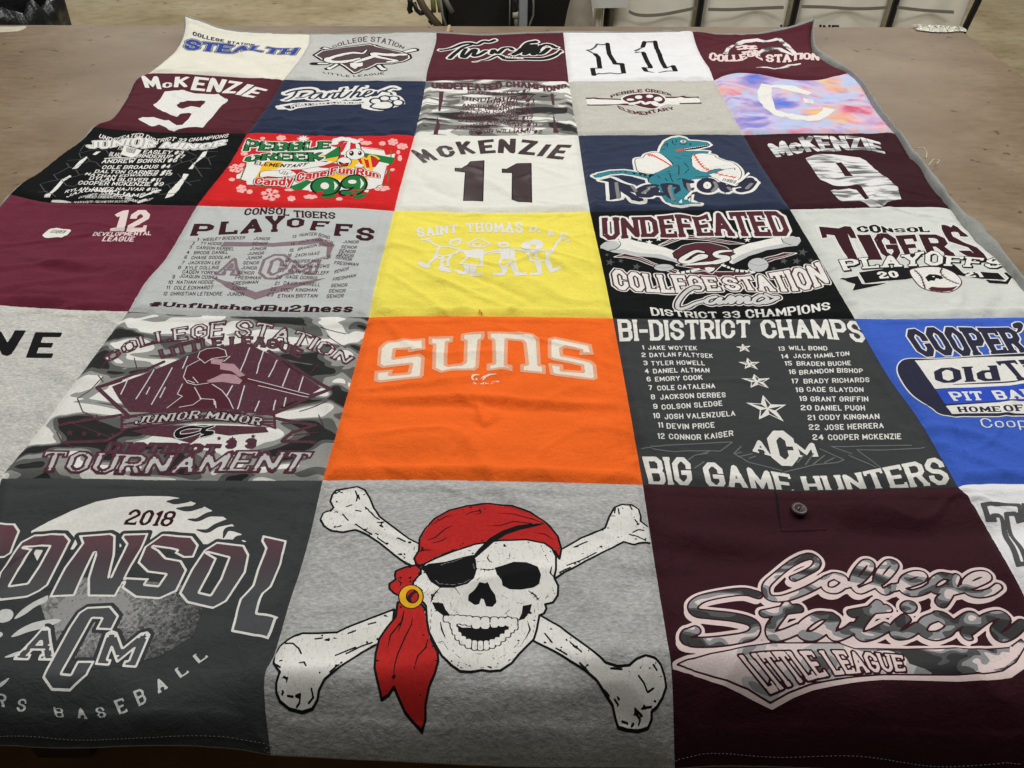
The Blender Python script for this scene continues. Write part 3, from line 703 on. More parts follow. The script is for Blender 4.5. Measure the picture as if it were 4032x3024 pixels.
lf = np.vstack([VC[r, 0] for r in range(6)]); strip("fleece_rim", lf, lf+np.array([[-.006, 0.0]]), .001, FLEECE, quilt, n=160, k=5, drop=.001)
bt = np.vstack([HC[6, c] for c in range(5)])
def hem_strip():
    n = 240; a = smooth_poly(bt, n); V = []
    for x, y in a:
        z = float(zlook(np.array([x]), np.array([y]))[0])
        for dy, dz in ((.001, -.0012), (.0005, -.003), (.003, -.006), (.008, -.008), (.03, .012)): V.append((x, y+dy, z+dz))
    return mesh_py("fleece_rim", V, grid_faces(n, 5), FLEECE, quilt, True)
hem_strip()
# ------------------------------------------------------------ table
def table_mat():
    m, nt, b = _nt("worn_brown_laminate")
    n1 = _noise(nt, _coords(nt, (1, 1, 1)), 3.2, 6, .62); n2 = _noise(nt, _coords(nt, (1, 2.5, 1)), 24, 5, .65); n3 = _noise(nt, _coords(nt), 260, 2, .6)
    c = _ramp(nt, n1, [(.28, srgb(106, 86, 61)), (.5, srgb(122, 101, 76)), (.72, srgb(138, 119, 95))])
    c = _mul(nt, c, _ramp(nt, n2, [(.3, (.88,)*3), (.7, (1.1,)*3)]))
    c = _mul(nt, c, _ramp(nt, n3, [(.3, (.93,)*3), (.7, (1.06,)*3)]))
    n4 = _noise(nt, _coords(nt), 34, 2, .5); c = _mul(nt, c, _ramp(nt, n4, [(.27, (.35, .3, .26)), (.30, (1, 1, 1))]))
    nt.links.new(c, b.inputs['Base Color'])
    rr = _ramp(nt, n2, [(.3, (.34,)*3), (.7, (.52,)*3)]); nt.links.new(rr, b.inputs['Roughness'])
    _bump(nt, b, n2, .05, .01)
    return m
LAM = table_mat(); WOOD = plain("dark_stained_wood", srgb(74, 56, 40), .6, var=.25, nscale=12); STEEL = plain("brushed_steel", (.45, .44, .42), .35, 1.0, var=.15)
pr = on_plane(P("0,97 2016,98 3769,107 4032,301"), 0.0)
yfar = float(pr[1][1]); cr = pr[2]; rr_ = pr[3]; dx = (rr_[0]-cr[0])/(rr_[1]-cr[1])
xl = -2.3; ynear = EDGE_Y-.004
yr = float(cr[1]); 
def xr(y): return float(cr[0]+dx*(y-cr[1]))
table = empty("table", (0, 0, -.9)); tag(table, "large brown laminate work table under the quilt with worn glossy top", "table")
# far edge runs through the points read on the photograph
yl = float(pr[0][1])+(xl-pr[0][0])*(pr[0][1]-pr[2][1])/(pr[0][0]-pr[2][0])
top = [(xl, ynear), (xr(ynear), ynear), (float(cr[0]), yr), (xl, yl)]
V = [(x, y, 0+.9) for x, y in top]+[(x, y, .9-.038) for x, y in top]
o = mesh_py("table_top", V, [(0,1,2,3),(7,6,5,4),(0,4,5,1),(1,5,6,2),(2,6,7,3),(3,7,4,0)], LAM, table); bevel(o, .004)
# apron boards and lower shelf
v, f = [], []
def addbox(*a):
    global v, f
    vv, ff = box_vf(*a, base=len(v)); v += vv; f += ff
addbox(xl+.1, xr(ynear)-.1, ynear+.10, ynear+.125, .9-.20, .9-.04)
bevel(mesh_py("apron", v, f, WOOD, table), .003)
v, f = [], []; addbox(xl+.1, 1.35, yr-.14, yr-.115, .9-.20, .9-.04)
bevel(mesh_py("apron", v, f, WOOD, table), .003)
v, f = [], []; addbox(xl+.12, 1.3, ynear-.0, yr-.12, .42, .445); bevel(mesh_py("shelf", v, f, plain('shelf_board', srgb(150, 112, 70), .6, var=.2, nscale=14), table), .003)
for x in (xl+.15, -.6, .7, 1.35):
    for y in (ynear+.16, yr-.2):
        v, f = [], []; addbox(x-.04, x+.04, y-.04, y+.04, 0, .862); bevel(mesh_py("leg", v, f, WOOD, table), .004)
# ------------------------------------------------------------ ground
def floor_mat():
    m, nt, b = _nt("worn_concrete")
    n1 = _noise(nt, _coords(nt), 1.6, 6, .6); n2 = _noise(nt, _coords(nt, (1, 1.6, 1)), 9, 6, .7)
    c = _ramp(nt, n1, [(.3, srgb(150, 134, 100)), (.5, srgb(176, 160, 126)), (.7, srgb(190, 178, 148))])
    c = _mul(nt, c, _ramp(nt, n2, [(.28, (.68,)*3), (.5, (1,)*3), (.75, (1.12,)*3)]))
    n4 = _noise(nt, _coords(nt), 15, 3, .6); c = _mul(nt, c, _ramp(nt, n4, [(.27, (.4, .37, .33)), (.31, (1, 1, 1))]))
    nt.links.new(c, b.inputs['Base Color']); b.inputs['Roughness'].default_value = .45
    return m
tag(mesh_py("floor", [(-9,-3,-.9),(9,-3,-.9),(9,16,-.9),(-9,16,-.9)], [(0,1,2,3)], floor_mat()), kind="structure")
# ------------------------------------------------------------ inks
IW = ink("white_ink", srgb(226, 224, 218)); IWC = ink("cracked_white_ink", srgb(228, 226, 220), crack=.55, under=srgb(150, 150, 148), var=.05)
IWD = ink("worn_white_ink", srgb(232, 226, 210), crack=.35, under=srgb(228, 170, 130), var=.08); IPINK = ink("blush_white_ink", srgb(226, 205, 202), var=.05)
IK = ink("black_ink", srgb(24, 24, 25)); IRED = ink("bandana_red_ink", srgb(186, 42, 40), var=.14); IGOLD = ink("gold_ink", srgb(226, 172, 36), var=.12)
IMAR = ink("maroon_ink", srgb(82, 40, 50)); IMARD = ink("deep_maroon_ink", srgb(58, 27, 35)); IMARC = ink("worn_maroon_ink", srgb(86, 50, 61), crack=.35, under=srgb(120, 105, 108), var=.14)
IGR = ink("light_grey_ink", srgb(188, 189, 188)); IGM = ink("mid_grey_ink", srgb(128, 129, 129)); IGD = ink("dark_grey_ink", srgb(84, 85, 86)); ISIL = ink("silver_ink", srgb(205, 205, 203))
INAVY = ink("navy_ink", srgb(45, 46, 66), var=.12); IBLUE = ink("cobalt_ink", srgb(52, 72, 150)); ITEAL = ink("teal_ink", srgb(52, 128, 142), var=.14); IORED = ink("coral_ink", srgb(214, 84, 62))
IGREEN = ink("holly_green_ink", srgb(34, 116, 60), var=.14); IYEL = ink("candy_yellow_ink", srgb(238, 186, 44)); ICRED = ink("candy_red_ink", srgb(198, 36, 42)); IRSN = ink("snow_pink_ink", srgb(240, 176, 172), var=.12)
IHALO = ink("sheer_white_ink", srgb(230, 166, 132), var=.1); ICH = ink("chalk_grey_ink", srgb(108, 110, 110)); IPLATE = ink("rose_grey_ink", srgb(132, 112, 118), crack=.3, under=srgb(170, 172, 173))
IGLOSS = ink("glossy_dark_vinyl", srgb(48, 22, 26), rough=.36, var=.1, spec=.4); IROY = ink("royal_ink", srgb(48, 80, 190)); IFLESH = ink("rose_ink", srgb(176, 140, 148), var=.15); ITAUPE = ink("taupe_maroon_ink", srgb(86, 66, 70), var=.12)
ICAMO = camo("camouflage_ink", [srgb(32,32,33), srgb(74,74,76), srgb(140,140,142), srgb(218,200,198)], 26, (1, 1.7, 1), .55, (0, .43, .50, .57), 2.2, .5)
ILCAMO = camo("pale_camouflage_ink", [srgb(70,70,72), srgb(128,128,130), srgb(176,172,172), srgb(218,202,200)], 22, (1, 1.7, 1), .55, (0, .33, .40, .50), 7.2, .5)
ICAMO2 = camo("fine_camouflage_ink", [srgb(96,96,96), srgb(150,150,150), srgb(200,200,200), srgb(222,220,218)], 36, (.6, 2.6, 1), .5, (0, .36, .45, .53), 5.2, .4)
ICAMO3 = camo("far_camouflage_ink", [srgb(40,38,38), srgb(120,116,116), srgb(215,208,206), srgb(224,218,214)], 24, (1, 1.5, 1), .5, (0, .36, .42, .50), 1.2, .4)
def fade_ink():
    """maroon that the print itself blends to charcoal towards the foot of the letters"""
    m, nt, b = _nt("maroon_to_charcoal_ink")
    t = nt.nodes.new('ShaderNodeTexCoord'); sp = nt.nodes.new('ShaderNodeSeparateXYZ'); nt.links.new(t.outputs['Object'], sp.inputs[0])
    mr = nt.nodes.new('ShaderNodeMapRange'); mr.inputs[1].default_value = -.825; mr.inputs[2].default_value = -.755; nt.links.new(sp.outputs[1], mr.inputs[0])
    c = _ramp(nt, mr.outputs[0], [(0.0, srgb(58, 60, 63)), (.45, srgb(60, 42, 50)), (1.0, srgb(86, 38, 50))])
    n1 = _noise(nt, _coords(nt), 420, 2, .6); c = _mul(nt, c, _ramp(nt, n1, [(.3, (.86,)*3), (.7, (1.1,)*3)]))
    nt.links.new(c, b.inputs['Base Color']); b.inputs['Roughness'].default_value = .55; b.inputs['Specular IOR Level'].default_value = .3
    return m
IFADE = fade_ink()
STICK = plain("white_label_paper", srgb(226, 224, 216), .5, var=.04)
def El(cx, cy, rx, ry, n=20, rot=0.0):
    a = np.linspace(0, 2*math.pi, n, endpoint=False); x = rx*np.cos(a); y = ry*np.sin(a); c, s = math.cos(rot), math.sin(rot)
    return np.stack([cx+x*c-y*s, cy+x*s+y*c], 1)
def Sq(cx, cy, rx, ry, n=16):
    a = np.linspace(0, 2*math.pi, n, endpoint=False); c, s_ = np.cos(a), np.sin(a)
    return np.stack([cx+rx*np.sign(c)*np.abs(c)**.6, cy+ry*np.sign(s_)*np.abs(s_)**.6], 1)
def star(p5, k=.40):
    o = [np.array(q, float) for q in p5]; c = sum(o)/5; r = []
    for i in range(5):
        a, b = o[i], o[(i+1) % 5]; r += [a, c+((a+b)/2-c)*k/.81*1.0]
    return np.array(r), c
def star_at(x, y, rx, ry, rot=0.0):
    return star([(x+rx*math.sin(2*math.pi*i/5+rot), y-ry*math.cos(2*math.pi*i/5+rot)) for i in range(5)], .36)[0]
def sticker(a, quad, bars, n=16, label="white barcode label"):
    q = a.v(P(quad)); F = a.fill([q])
    a.emit("barcode_label", [(F, STICK), (barfield(a, bars, n), IGD)], label, lift=.0008)
def barfield(a, quad, n):
    """thin upright bars between the bottom and top edge of a four-point box"""
    q = P(quad); polys = []; r = np.random.default_rng(3)
    t = 0.0
    while t < 1:
        w = r.choice([.018, .03, .045]); g = r.choice([.022, .035])
        p = [q[0]+(q[1]-q[0])*t, q[0]+(q[1]-q[0])*min(t+w, 1), q[3]+(q[2]-q[3])*min(t+w, 1), q[3]+(q[2]-q[3])*t]
        polys.append(a.v(np.array(p))); t += w+g
    return a.fill(polys)
def rows(a, lst, h, dx, font=NAME):
    """several short lines: (text, base line); h may be a number or (top h, bottom h) by photo height"""
    polys = []
    for t, b in lst:
        bb = P(b); hh = h if not isinstance(h, tuple) else np.interp(bb[:, 1].mean(), h[0], h[1])
        polys += a.text_polys(t, b, bb+np.array([dx, -hh]), font)
    return a.fill(polys)
# ============================================================ skull in a red bandana over crossed bones
A = Art(5, 2, View(1060, 1880, 2660, 2212), .0009)
BONES = "345,95 365,72 420,62 480,52 520,70 545,110 570,170 600,215 680,275 760,335 840,375 840,490 790,485 740,465 680,420 600,355 540,315 470,285 440,290 400,298 340,290 300,265 280,230 295,195 334,184 352,165 334,130;1560,410 1700,330 1800,290 1830,275 1850,220 1880,165 1920,148 1970,150 2010,175 2022,215 2020,240 2050,262 2085,270 2100,345 2050,355 1990,365 1930,350 1890,370 1800,415 1720,455 1640,500 1540,560;680,720 560,765 470,800 420,820 370,845 270,850 180,850 110,880 60,920 30,970 25,1010 45,1040 60,1060 40,1120 40,1170 60,1220 110,1260 180,1278 235,1260 262,1210 270,1160 300,1100 360,1050 430,1000 500,955 570,915 660,880;1440,730 1560,800 1650,865 1740,930 1830,1010 1900,1030 1960,1025 2000,990 2050,970 2100,985 2130,1020 2150,1080 2160,1140 2140,1200 2110,1250 2080,1275 2080,1320 2060,1365 2010,1380 1950,1375 1900,1360 1885,1310 1870,1240 1830,1180 1780,1100 1720,1050 1640,1000 1560,950 1420,880"
head = A.poly("825,500 850,470 900,445 1000,405 1120,365 1250,345 1400,340 1500,360 1540,390 1560,430 1560,500 1550,545 1572,590 1570,640 1545,680 1500,690 1508,715 1495,740 1470,750 1455,830 1440,880 1400,920 1360,960 1320,1010 1260,1050 1200,1055 1160,1048 1100,1058 1040,1055 990,1020 940,970 900,900 870,840 860,780 855,700 840,680 800,655 785,620 785,570 810,540 828,525")
band = A.poly("820,480 800,470 790,440 815,400 820,330 850,280 900,225 980,180 1080,155 1200,143 1320,155 1420,190 1490,235 1530,270 1570,320 1590,390 1580,445 1560,405 1530,380 1480,360 1380,345 1300,345 1200,350 1120,365 1000,400 900,440 860,465")
knot = A.poly("690,510 740,490 800,478 825,500 815,530 790,560 790,600 760,605 740,620 720,650 680,630 655,605 655,580 690,555 685,530")
tail = A.poly("700,680 690,760 640,820 600,880 580,960 575,1040 590,1110 605,1170 612,1210 650,1185 680,1140 700,1190 740,1280 790,1340 832,1385 850,1320 850,1240 870,1140 900,1070 920,1000 915,950 880,880 860,800 850,720 820,680 760,690")
cloth = U(U(band, knot), tail)
spk = A.noise(210, 330, 5)
dn = A.noise(620, 620, 9)
def stip(F, b, thr): return np.maximum(np.maximum(F+.0016, -(F+b)), (thr-dn)*.0016)
def speck(F, a, b, thr): return np.maximum(np.maximum(F+a, -(F+b)), (thr-spk)*.003)
bl = A.line("470,75 480,105 475,130;485,95 492,120;350,90 380,78 400,85;420,160 450,150;400,200 430,235;540,180 575,215 600,230;470,255 520,290 560,310;590,330 640,365;640,395 700,440 760,470;470,180 500,185;700,330 740,350;1885,165 1880,195;1900,170 1905,200;1960,150 1975,175;1990,230 2005,250;1960,310 2020,330 2050,345;1830,270 1815,290;1620,480 1700,450 1780,410;1580,520 1640,490;1660,380 1730,350;1980,300 2010,285 2040,290;90,905 130,905 160,930 175,960;30,1015 60,1035;165,1010 190,1005 200,1025;145,1190 170,1180 165,1230 150,1250;230,1150 240,1200 215,1230;100,1190 130,1195;330,1060 380,1020;360,970 420,945 470,925;420,960 500,920 560,900;250,880 290,875;430,850 470,835;540,800 580,790;1690,1010 1740,1060;1560,930 1620,965;1500,850 1540,900;1640,900 1700,950;1860,1040 1920,1045;2010,1080 2040,1120 2055,1160;2060,1170 2090,1150;2090,1020 2110,1050;2030,1260 2080,1250;1990,1280 2020,1320 2010,1350;1920,1330 1950,1340;1800,1130 1850,1190;1880,1210 1900,1240;1990,1260 2030,1300", .0016)
for q in BONES.split(";"):
    F1 = A.poly(q); bd = speck(F1, .0015, .0085, .86)
    A.emit("bone_print", [(F1-.0013, IK), (F1+.0009, IWC), (U(U(both(bl, F1+.001), bd), stip(F1, .010, 1.0)), IK)], None)
A.emit("bandana_print", [(cloth-.0012, IK), (cloth+.001, IRED)])
ln = A.line("735,720 720,790 700,850;735,720 725,780 660,860 640,950;780,740 775,800 740,870 700,960 680,1040 680,1140;870,860 850,930 810,970 785,1060;890,1010 905,980;830,320 870,250;880,260 960,215 1010,205;1070,205 1100,190 1150,180 1150,195 1110,205;1240,195 1330,200 1440,230 1510,258;1180,265 1260,262 1330,240 1420,250 1500,255;1440,300 1500,310 1550,340;860,340 900,330 960,280 1000,262;880,360 940,345 980,320;800,410 850,395 900,400;700,560 720,575 705,600;690,545 720,555;670,600 690,610", .0014, taper=[.5, 1, 1, .4])
A.emit("bandana_print", [(U(ln, U(speck(cloth, .001, .008, .95), stip(cloth, .010, 1.05))), IK)], "black fold lines of the bandana")
dark = A.poly("825,495 870,470 960,460 1050,435 1110,422 1125,450 1130,500 1115,550 1080,580 1000,602 930,602 880,570 850,520;1105,435 1140,390 1200,330 1270,290 1350,262 1430,252 1500,254 1440,270 1360,288 1290,312 1220,355 1160,408 1125,438;1228,492 1270,480 1330,460 1400,462 1460,485 1480,530 1470,580 1440,600 1370,612 1310,610 1270,590 1265,560 1240,530;1145,570 1175,577 1190,570 1205,605 1230,640 1238,680 1215,706 1180,702 1168,665 1153,660 1143,690 1120,696 1082,670 1085,640 1120,610;1015,800 1050,818 1110,818 1160,825 1220,818 1280,812 1315,815 1300,845 1260,872 1200,892 1130,892 1080,882 1040,852;885,680 945,685 960,720 985,750 960,762 930,740 905,720;1380,700 1430,690 1420,730 1390,770 1355,782 1375,740")
hl = A.line("1135,498 1190,505 1240,498;1150,490 1152,512;1170,492 1172,514;1195,492 1195,514;1218,490 1218,512;930,602 895,640 875,690;900,615 925,632;885,635 905,650;872,655 895,665;1410,618 1445,640 1470,672;1420,640 1440,622;1438,655 1460,640;1450,672 1472,655;1195,420 1188,440 1200,458 1215,462;1305,400 1310,440;1480,370 1490,400;1540,480 1530,520 1550,545;880,700 885,760;930,780 940,830 960,880;1405,780 1420,830 1395,880;1360,900 1330,930;1300,1000 1330,985;1060,1015 1100,1030;1200,1040 1250,1030;1440,700 1450,760;960,770 1000,775;1000,560 1030,570;985,680 990,700;870,600 850,630;1540,600 1555,640;1130,560 1150,545;1290,740 1310,770;800,560 800,600;1130,460 1175,455;1290,445 1340,440;1340,680 1380,690;905,470 880,490;1500,420 1520,460;1230,420 1270,415;1010,600 1040,640;1260,640 1300,660;1000,720 1030,740;1310,720 1280,745;950,900 975,940;1390,880 1370,920;1120,960 1180,965;1010,960 1040,985;1250,985 1290,965;875,760 880,840;1445,790 1435,850;820,600 840,620;1520,640 1500,665", .0017, taper=[.4, 1, .4])
A.emit("skull_print", [(head-.0013, IK), (head+.0009, IWC), (U(U(dark, hl), U(speck(head, .002, .011, .95), stip(head, .014, 1.02))), IK)], "white grinning skull with an eye patch")
tb, tw = [], []
for x, y, rx, ry in ((965,770,17,14),(992,772,20,18),(1023,774,20,21),(1056,778,20,22),(1088,782,20,24),(1127,792,25,30),(1176,793,26,30),(1226,790,23,26),(1266,788,20,23),(1302,786,19,22),(1335,790,17,20),
                     (1003,805,17,20),(1013,835,17,20),(1030,864,18,20),(1055,888,19,21),(1085,905,18,23),(1118,914,17,24),(1150,916,17,24),(1182,914,17,23),(1213,906,17,22),(1243,893,18,20),(1270,872,17,18),(1297,850,17,18),(1318,825,16,18),(1340,812,14,15)):
    tb.append(Sq(x, y, rx+5, ry+7)); tw.append(Sq(x, y, rx-1.5, ry+2.5))
A.emit("teeth_print", [(A.poly(tb), IK), (A.poly(tw), IWC)])
A.emit("eye_patch_shine_print", [(A.line("1050,440 1000,460 960,468 930,480;1110,470 1118,500;930,580 1000,585 1060,575 1095,555;905,560 925,580", .0008), IGM)])
ringo = A.poly([El(772, 650, 64, 62)]); ringi = A.poly([El(780, 648, 35, 38)])
A.emit("earring_print", [(ringi, IRED), (A.line("770,690 760,660 775,635 800,620", .004), IMARD), (cut(ringo-.0012, ringi+.001), IK), (cut(ringo, ringi-.0003), IGOLD)], "gold hoop earring")
# ============================================================ baseball lettering on slate
A = Art(5, 1, View(0, 1900, 1200, 1896), .0009)
ball = A.poly("195,303 300,245 450,175 600,120 750,92 900,85 1050,87 1140,100 1225,132 1290,160 1360,195 1420,235 1470,285 1500,320 1535,375 1500,385 1250,385 1180,420 1000,420 700,400 420,420 330,560 300,640 200,420")
gaps = A.line("1040,118 1110,118 1165,100;1100,163 1190,163 1250,140;1172,230 1230,232 1300,200 1390,190;1225,295 1290,302 1350,268 1440,240;1390,345 1420,290 1520,300;1450,370 1480,345 1560,345;1330,390 1400,370 1480,380", .0062, True, [.25, 1, 1.1, 1.6])
dotn = A.noise(900, 900, 3)
Xp, Yp = np.meshgrid(A.X, A.Y)
lo = A.poly("250,760 500,590 760,600 1150,640 1260,790 1200,960 1000,1080 760,1140 430,1160 330,1040 300,900")
cx_, cy_ = A.v("560,800")[0]; dist = np.hypot((Xp-cx_)*.85, (Yp-cy_)*1.25)/.108
tex = np.maximum(lo, (-.35+dist*1.25-dotn)*.0012)
stitch = A.poly("90,850 130,800 200,750 270,715 300,705 290,740 220,775 150,825;70,960 130,910 220,870 330,850 380,860 300,900 180,930 110,955;0,800 60,790 85,820 60,860 0,870;0,930 20,945 0,965;25,1090 90,1060 130,1050 100,1080;0,1250 60,1215 30,1255 0,1275;330,540 390,520 400,500 330,525", True)
tones = []
fine = A.noise(420, 420, 17)
for k, (thr_, g) in enumerate(((1.30, 56), (1.12, 64), (.94, 80), (.76, 104), (.56, 126), (.36, 152))):
    tones.append((np.maximum(lo, (dist-thr_-.24*fine-.14*dotn)*.004), ink("ball_shade_ink_%d" % k if False else "ball_tone_ink_" + "abcdefg"[k], srgb(g, g, g-1))))
A.emit("baseball_print", [(cut(ball, gaps), IW)]+tones+[(stitch, ISIL)], "white baseball fading into the cloth")
cons = A.poly("-90,268 95,256 126,302 72,440 25,470 -60,468;490,330 690,315 720,330 716,450 680,605 785,385 755,345 770,320 925,315 880,420 720,712 545,710 545,600 605,405 465,708 305,716 400,530 510,380;1010,322 1195,335 1238,390 1205,468 1140,470 1085,440 1100,425 1060,415 955,400 990,420 1035,468 1130,485 1165,545 1100,680 990,728 840,717 755,657 785,590 930,598 905,632 985,640 1028,575 915,560 855,500 900,400;1635,328 1785,362 1750,510 1690,650 1640,692 1602,810 1735,840 1720,850 1692,930 1670,977 1437,930 1492,725 1570,640 1600,540 1650,410 1625,365")
o12 = A.poly("215,325 405,318 442,360 300,640 245,680 170,716 0,737 -60,700 0,560 130,370;1350,370 1520,390 1552,450 1530,560 1410,742 1325,787 1160,750 1113,690 1190,540 1270,420"); oh = A.poly("205,412 150,405 305,400 240,520 170,625 65,640 120,545;1290,437 1420,470 1370,600 1310,697 1245,682 1310,560 1350,472")
cons = U(cons, cut(o12, oh))
A.emit("lettering_print", [(both(cons-.004, ball-.006), CHARB), (cons, IW), (cons+.0023, IFADE)], "large slanted maroon letters edged in white")
bigc = A.poly("545,775 690,768 742,830 697,920 595,916 630,850 575,848 530,930 430,1110 388,1186 440,1192 482,1110 592,1110 545,1200 437,1302 320,1297 263,1215 310,1120 430,900 490,810")
am = U(A.text("A", "92,1098 330,1102", "195,905 380,902", SLAB), A.text("M", "600,1128 845,1146", "672,926 935,935", SLAB)); acm = U(bigc, am-.0012)
A.emit("monogram_print", [(both(acm-.0035, lo-.002), CHARB), (acm, IW), (acm+.0021, IFADE)], "three letter monogram")
polys = A.text_polys("2018", "768,263 1062,276", "815,166 1108,180", Font(1.05, .95, .7, 1.5, 1.2)); A.emit("lettering_print", [(A.fill(polys), IMARD)])
polys = []
for ch, b, t in (("R","-32,1390 32,1400","-22,1310 45,1320"),("S","100,1425 160,1428","116,1345 172,1348"),("B","345,1458 402,1467","330,1397 390,1404"),("A","485,1470 547,1475","470,1402 530,1402"),("S","610,1470 668,1462","590,1402 642,1392"),("E","745,1447 797,1428","705,1357 766,1340"),("B","865,1396 918,1366","826,1300 885,1280"),("A","985,1316 1047,1280","958,1236 1012,1205"),("L","1122,1219 1178,1182","1085,1165 1135,1130"),("L","1237,1128 1297,1085","1197,1080 1250,1040")):
    polys += A.text_polys(ch, b, t, SLAB)
A.emit("lettering_print", [(A.fill(polys), ISIL)], "curved row of small letters")
# ============================================================ camouflage script on dark maroon, button placket
A = Art(5, 3, View(2500, 1880, 4032, 2212), .001)
SCR1 = "900,575 955,550 1020,515 1035,475 990,450 900,485 800,560 745,620 760,680 830,690 920,665 1010,625 1070,590;1130,560 1080,585 1085,632 1140,642 1190,605 1180,568 1130,560 1200,600;1190,615 1270,590 1330,530 1340,492 1308,485 1260,540 1240,600 1270,645 1330,625;1330,625 1400,590 1460,530 1478,492 1442,485 1392,540 1375,600 1410,650 1470,625;1470,630 1560,605 1625,580 1640,555 1590,550 1530,580 1520,635 1570,660 1640,645 1690,615;1800,568 1740,562 1690,600 1700,642 1760,635 1815,590 1830,565 1795,650 1750,720 1728,705 1780,660 1870,635;1860,630 1940,605 2005,572 1990,550 1930,558 1880,600 1890,648 1950,665 2020,652 2065,622"
SCR2 = "695,668 620,650 500,662 380,690 330,730 345,768 420,780 560,795 660,822 685,865 640,905 500,930 370,938 295,930 290,895 345,870;868,728 820,790 772,860 782,905 850,893 940,855;735,775 850,755 930,745;1120,790 1040,790 960,840 950,890 1010,903 1080,860 1140,800 1112,870 1135,905 1205,880 1245,850;1385,718 1320,780 1272,850 1282,905 1350,893 1430,850;1235,775 1340,755 1435,745;1540,800 1485,850 1480,895 1540,893 1610,850;1720,790 1650,820 1630,872 1690,903 1770,882 1800,835 1760,792 1720,790 1810,850;1810,850 1900,790 1930,802 1880,880 1890,905;1900,870 2000,800 2080,780 2105,810 2050,872 2070,912 2130,893 2205,830"
W1 = .0066
s1 = A.line(SCR1, W1, True); s2 = A.line(SCR2, W1*1.3, True); dot = A.poly([El(1555, 738, 46, 34)])
scr = U(U(s1, s2), dot)
def shifted(txt, dx, dy): return [P(t)+np.array([dx, dy]) for t in txt.split(";")]
sh = U(A.line(shifted(SCR1, -16, 26), W1, True), A.line(shifted(SCR2, -16, 26), W1*1.12, True))
pen = A.poly("200,1060 230,1040 400,990 560,955 760,925 1160,920 1550,960 2000,960 2120,950 2212,900 2320,850 2330,980 2240,1070 2140,1140 2000,1155 1700,1158 1400,1152 1180,1178 1010,1212 900,1255 780,1322 600,1230 400,1150 280,1112 205,1088")
pin = A.poly("240,1065 430,1003 600,968 780,942 1160,942 1250,975 1550,978 2000,978 2130,968 2195,920 2225,950 2165,1050 2090,1100 1980,1116 1600,1122 1400,1122 1160,1146 1000,1176 870,1226 770,1282 640,1202 440,1132 300,1087")
base = U(U(scr-.0042, sh-.0020), pen)
A.emit("pennant_print", [(base, IPINK), (U(pin-.0008, scr-.0014), IMARD), (pin+.0006, ILCAMO), (np.maximum(A.poly('1120,900 1160,935 1290,990 1440,985 1530,1010 1560,1060 1650,1090 1720,1135 2400,1135 2400,900'), pin+.0006), ICAMO), (A.poly("2130,960 2172,970 2176,1020 2100,1080 1925,1112 1990,1080 2080,1040 2130,1010"), IPINK)], "camouflage pennant under the script")
A.emit("script_print", [(scr-.0014, IMARD), (scr+.0004, ICAMO)], "two rows of camouflage script")
ll = A.text("LITTLE LEAGUE", "770,1232 900,1182 1090,1132 1300,1112 1540,1102", "588,1012 760,992 1000,986 1200,986 1520,1012", SIDE)
A.emit("lettering_print", [(ll-.0016, IMARD), (ll, IPINK)])
pk = A.poly("792,60 1005,60 1085,300 832,308"); edge = A.line("790,70 812,180 838,306", .0022); stl = A.line("850,300 1080,292;1010,80 1086,300;838,306 1085,312", .0009)  # edge: shadow along the placket's left side, painted as a black line
A.emit("button_placket", [(edge, IK), (pk, DMAROON), (stl, IMARD)], "short folded button placket", lift=.0003)
bc = on_quilt(A.v.px("930,193"))[0]; bz = float(zlook(np.array([bc[0]]), np.array([bc[1]]))[0])+.003
V, F_ = [], []
prof = [(0, .0014), (.0042, .0014), (.0052, .0026), (.0072, .0030), (.0086, .0020), (.009, .0008), (.0086, 0)]
for rr, zz in prof:
    for k in range(28): V.append((bc[0]+rr*math.cos(k*math.pi/14), bc[1]+rr*math.sin(k*math.pi/14), bz+zz))
btn = mesh_py("button", V, grid_faces(len(prof), 28, True), plain("brown_button_plastic", srgb(70, 48, 52), .3, var=.15), A.p['obj'], True)
for dx, dy in ((1, 1), (-1, 1), (1, -1), (-1, -1)):
    pass
V, F_ = [], []
for dx, dy in ((1, 1), (-1, 1), (1, -1), (-1, -1)):
    b0 = len(V)
    for k in range(10): V.append((bc[0]+dx*.0018+.0009*math.cos(k*math.pi/5), bc[1]+dy*.0018+.0009*math.sin(k*math.pi/5), bz+.0017))
    F_.append(tuple(range(b0, b0+10)))
vv, ff = tube_vf([(bc[0]-.0018, bc[1]-.0018, bz+.0019), (bc[0], bc[1], bz+.0027), (bc[0]+.0018, bc[1]+.0018, bz+.0019)], .0006, 6, len(V)); V += vv; F_ += ff
mesh_py("button_thread", V, F_, plain("dark_thread", srgb(30, 18, 22), .8), A.p['obj'], True)
# ============================================================ outlined letters, right corner
A = Art(5, 4, View(2500, 1880, 4032, 2212), .0012)
t_ = A.poly("1968,150 2187,152 2205,250 2172,260 2160,215 2120,215 2212,420 2240,500 2172,506 2160,470 2085,265 2075,225 2045,225 2055,250 2000,250;2200,150 2420,150 2440,250 2390,255 2375,215 2340,215 2440,500 2390,505 2270,230 2240,225 2250,250 2212,250")
A.emit("lettering_print", [(cut(t_-.0008, t_+.0042), IGD)], "dark outlined block letters")
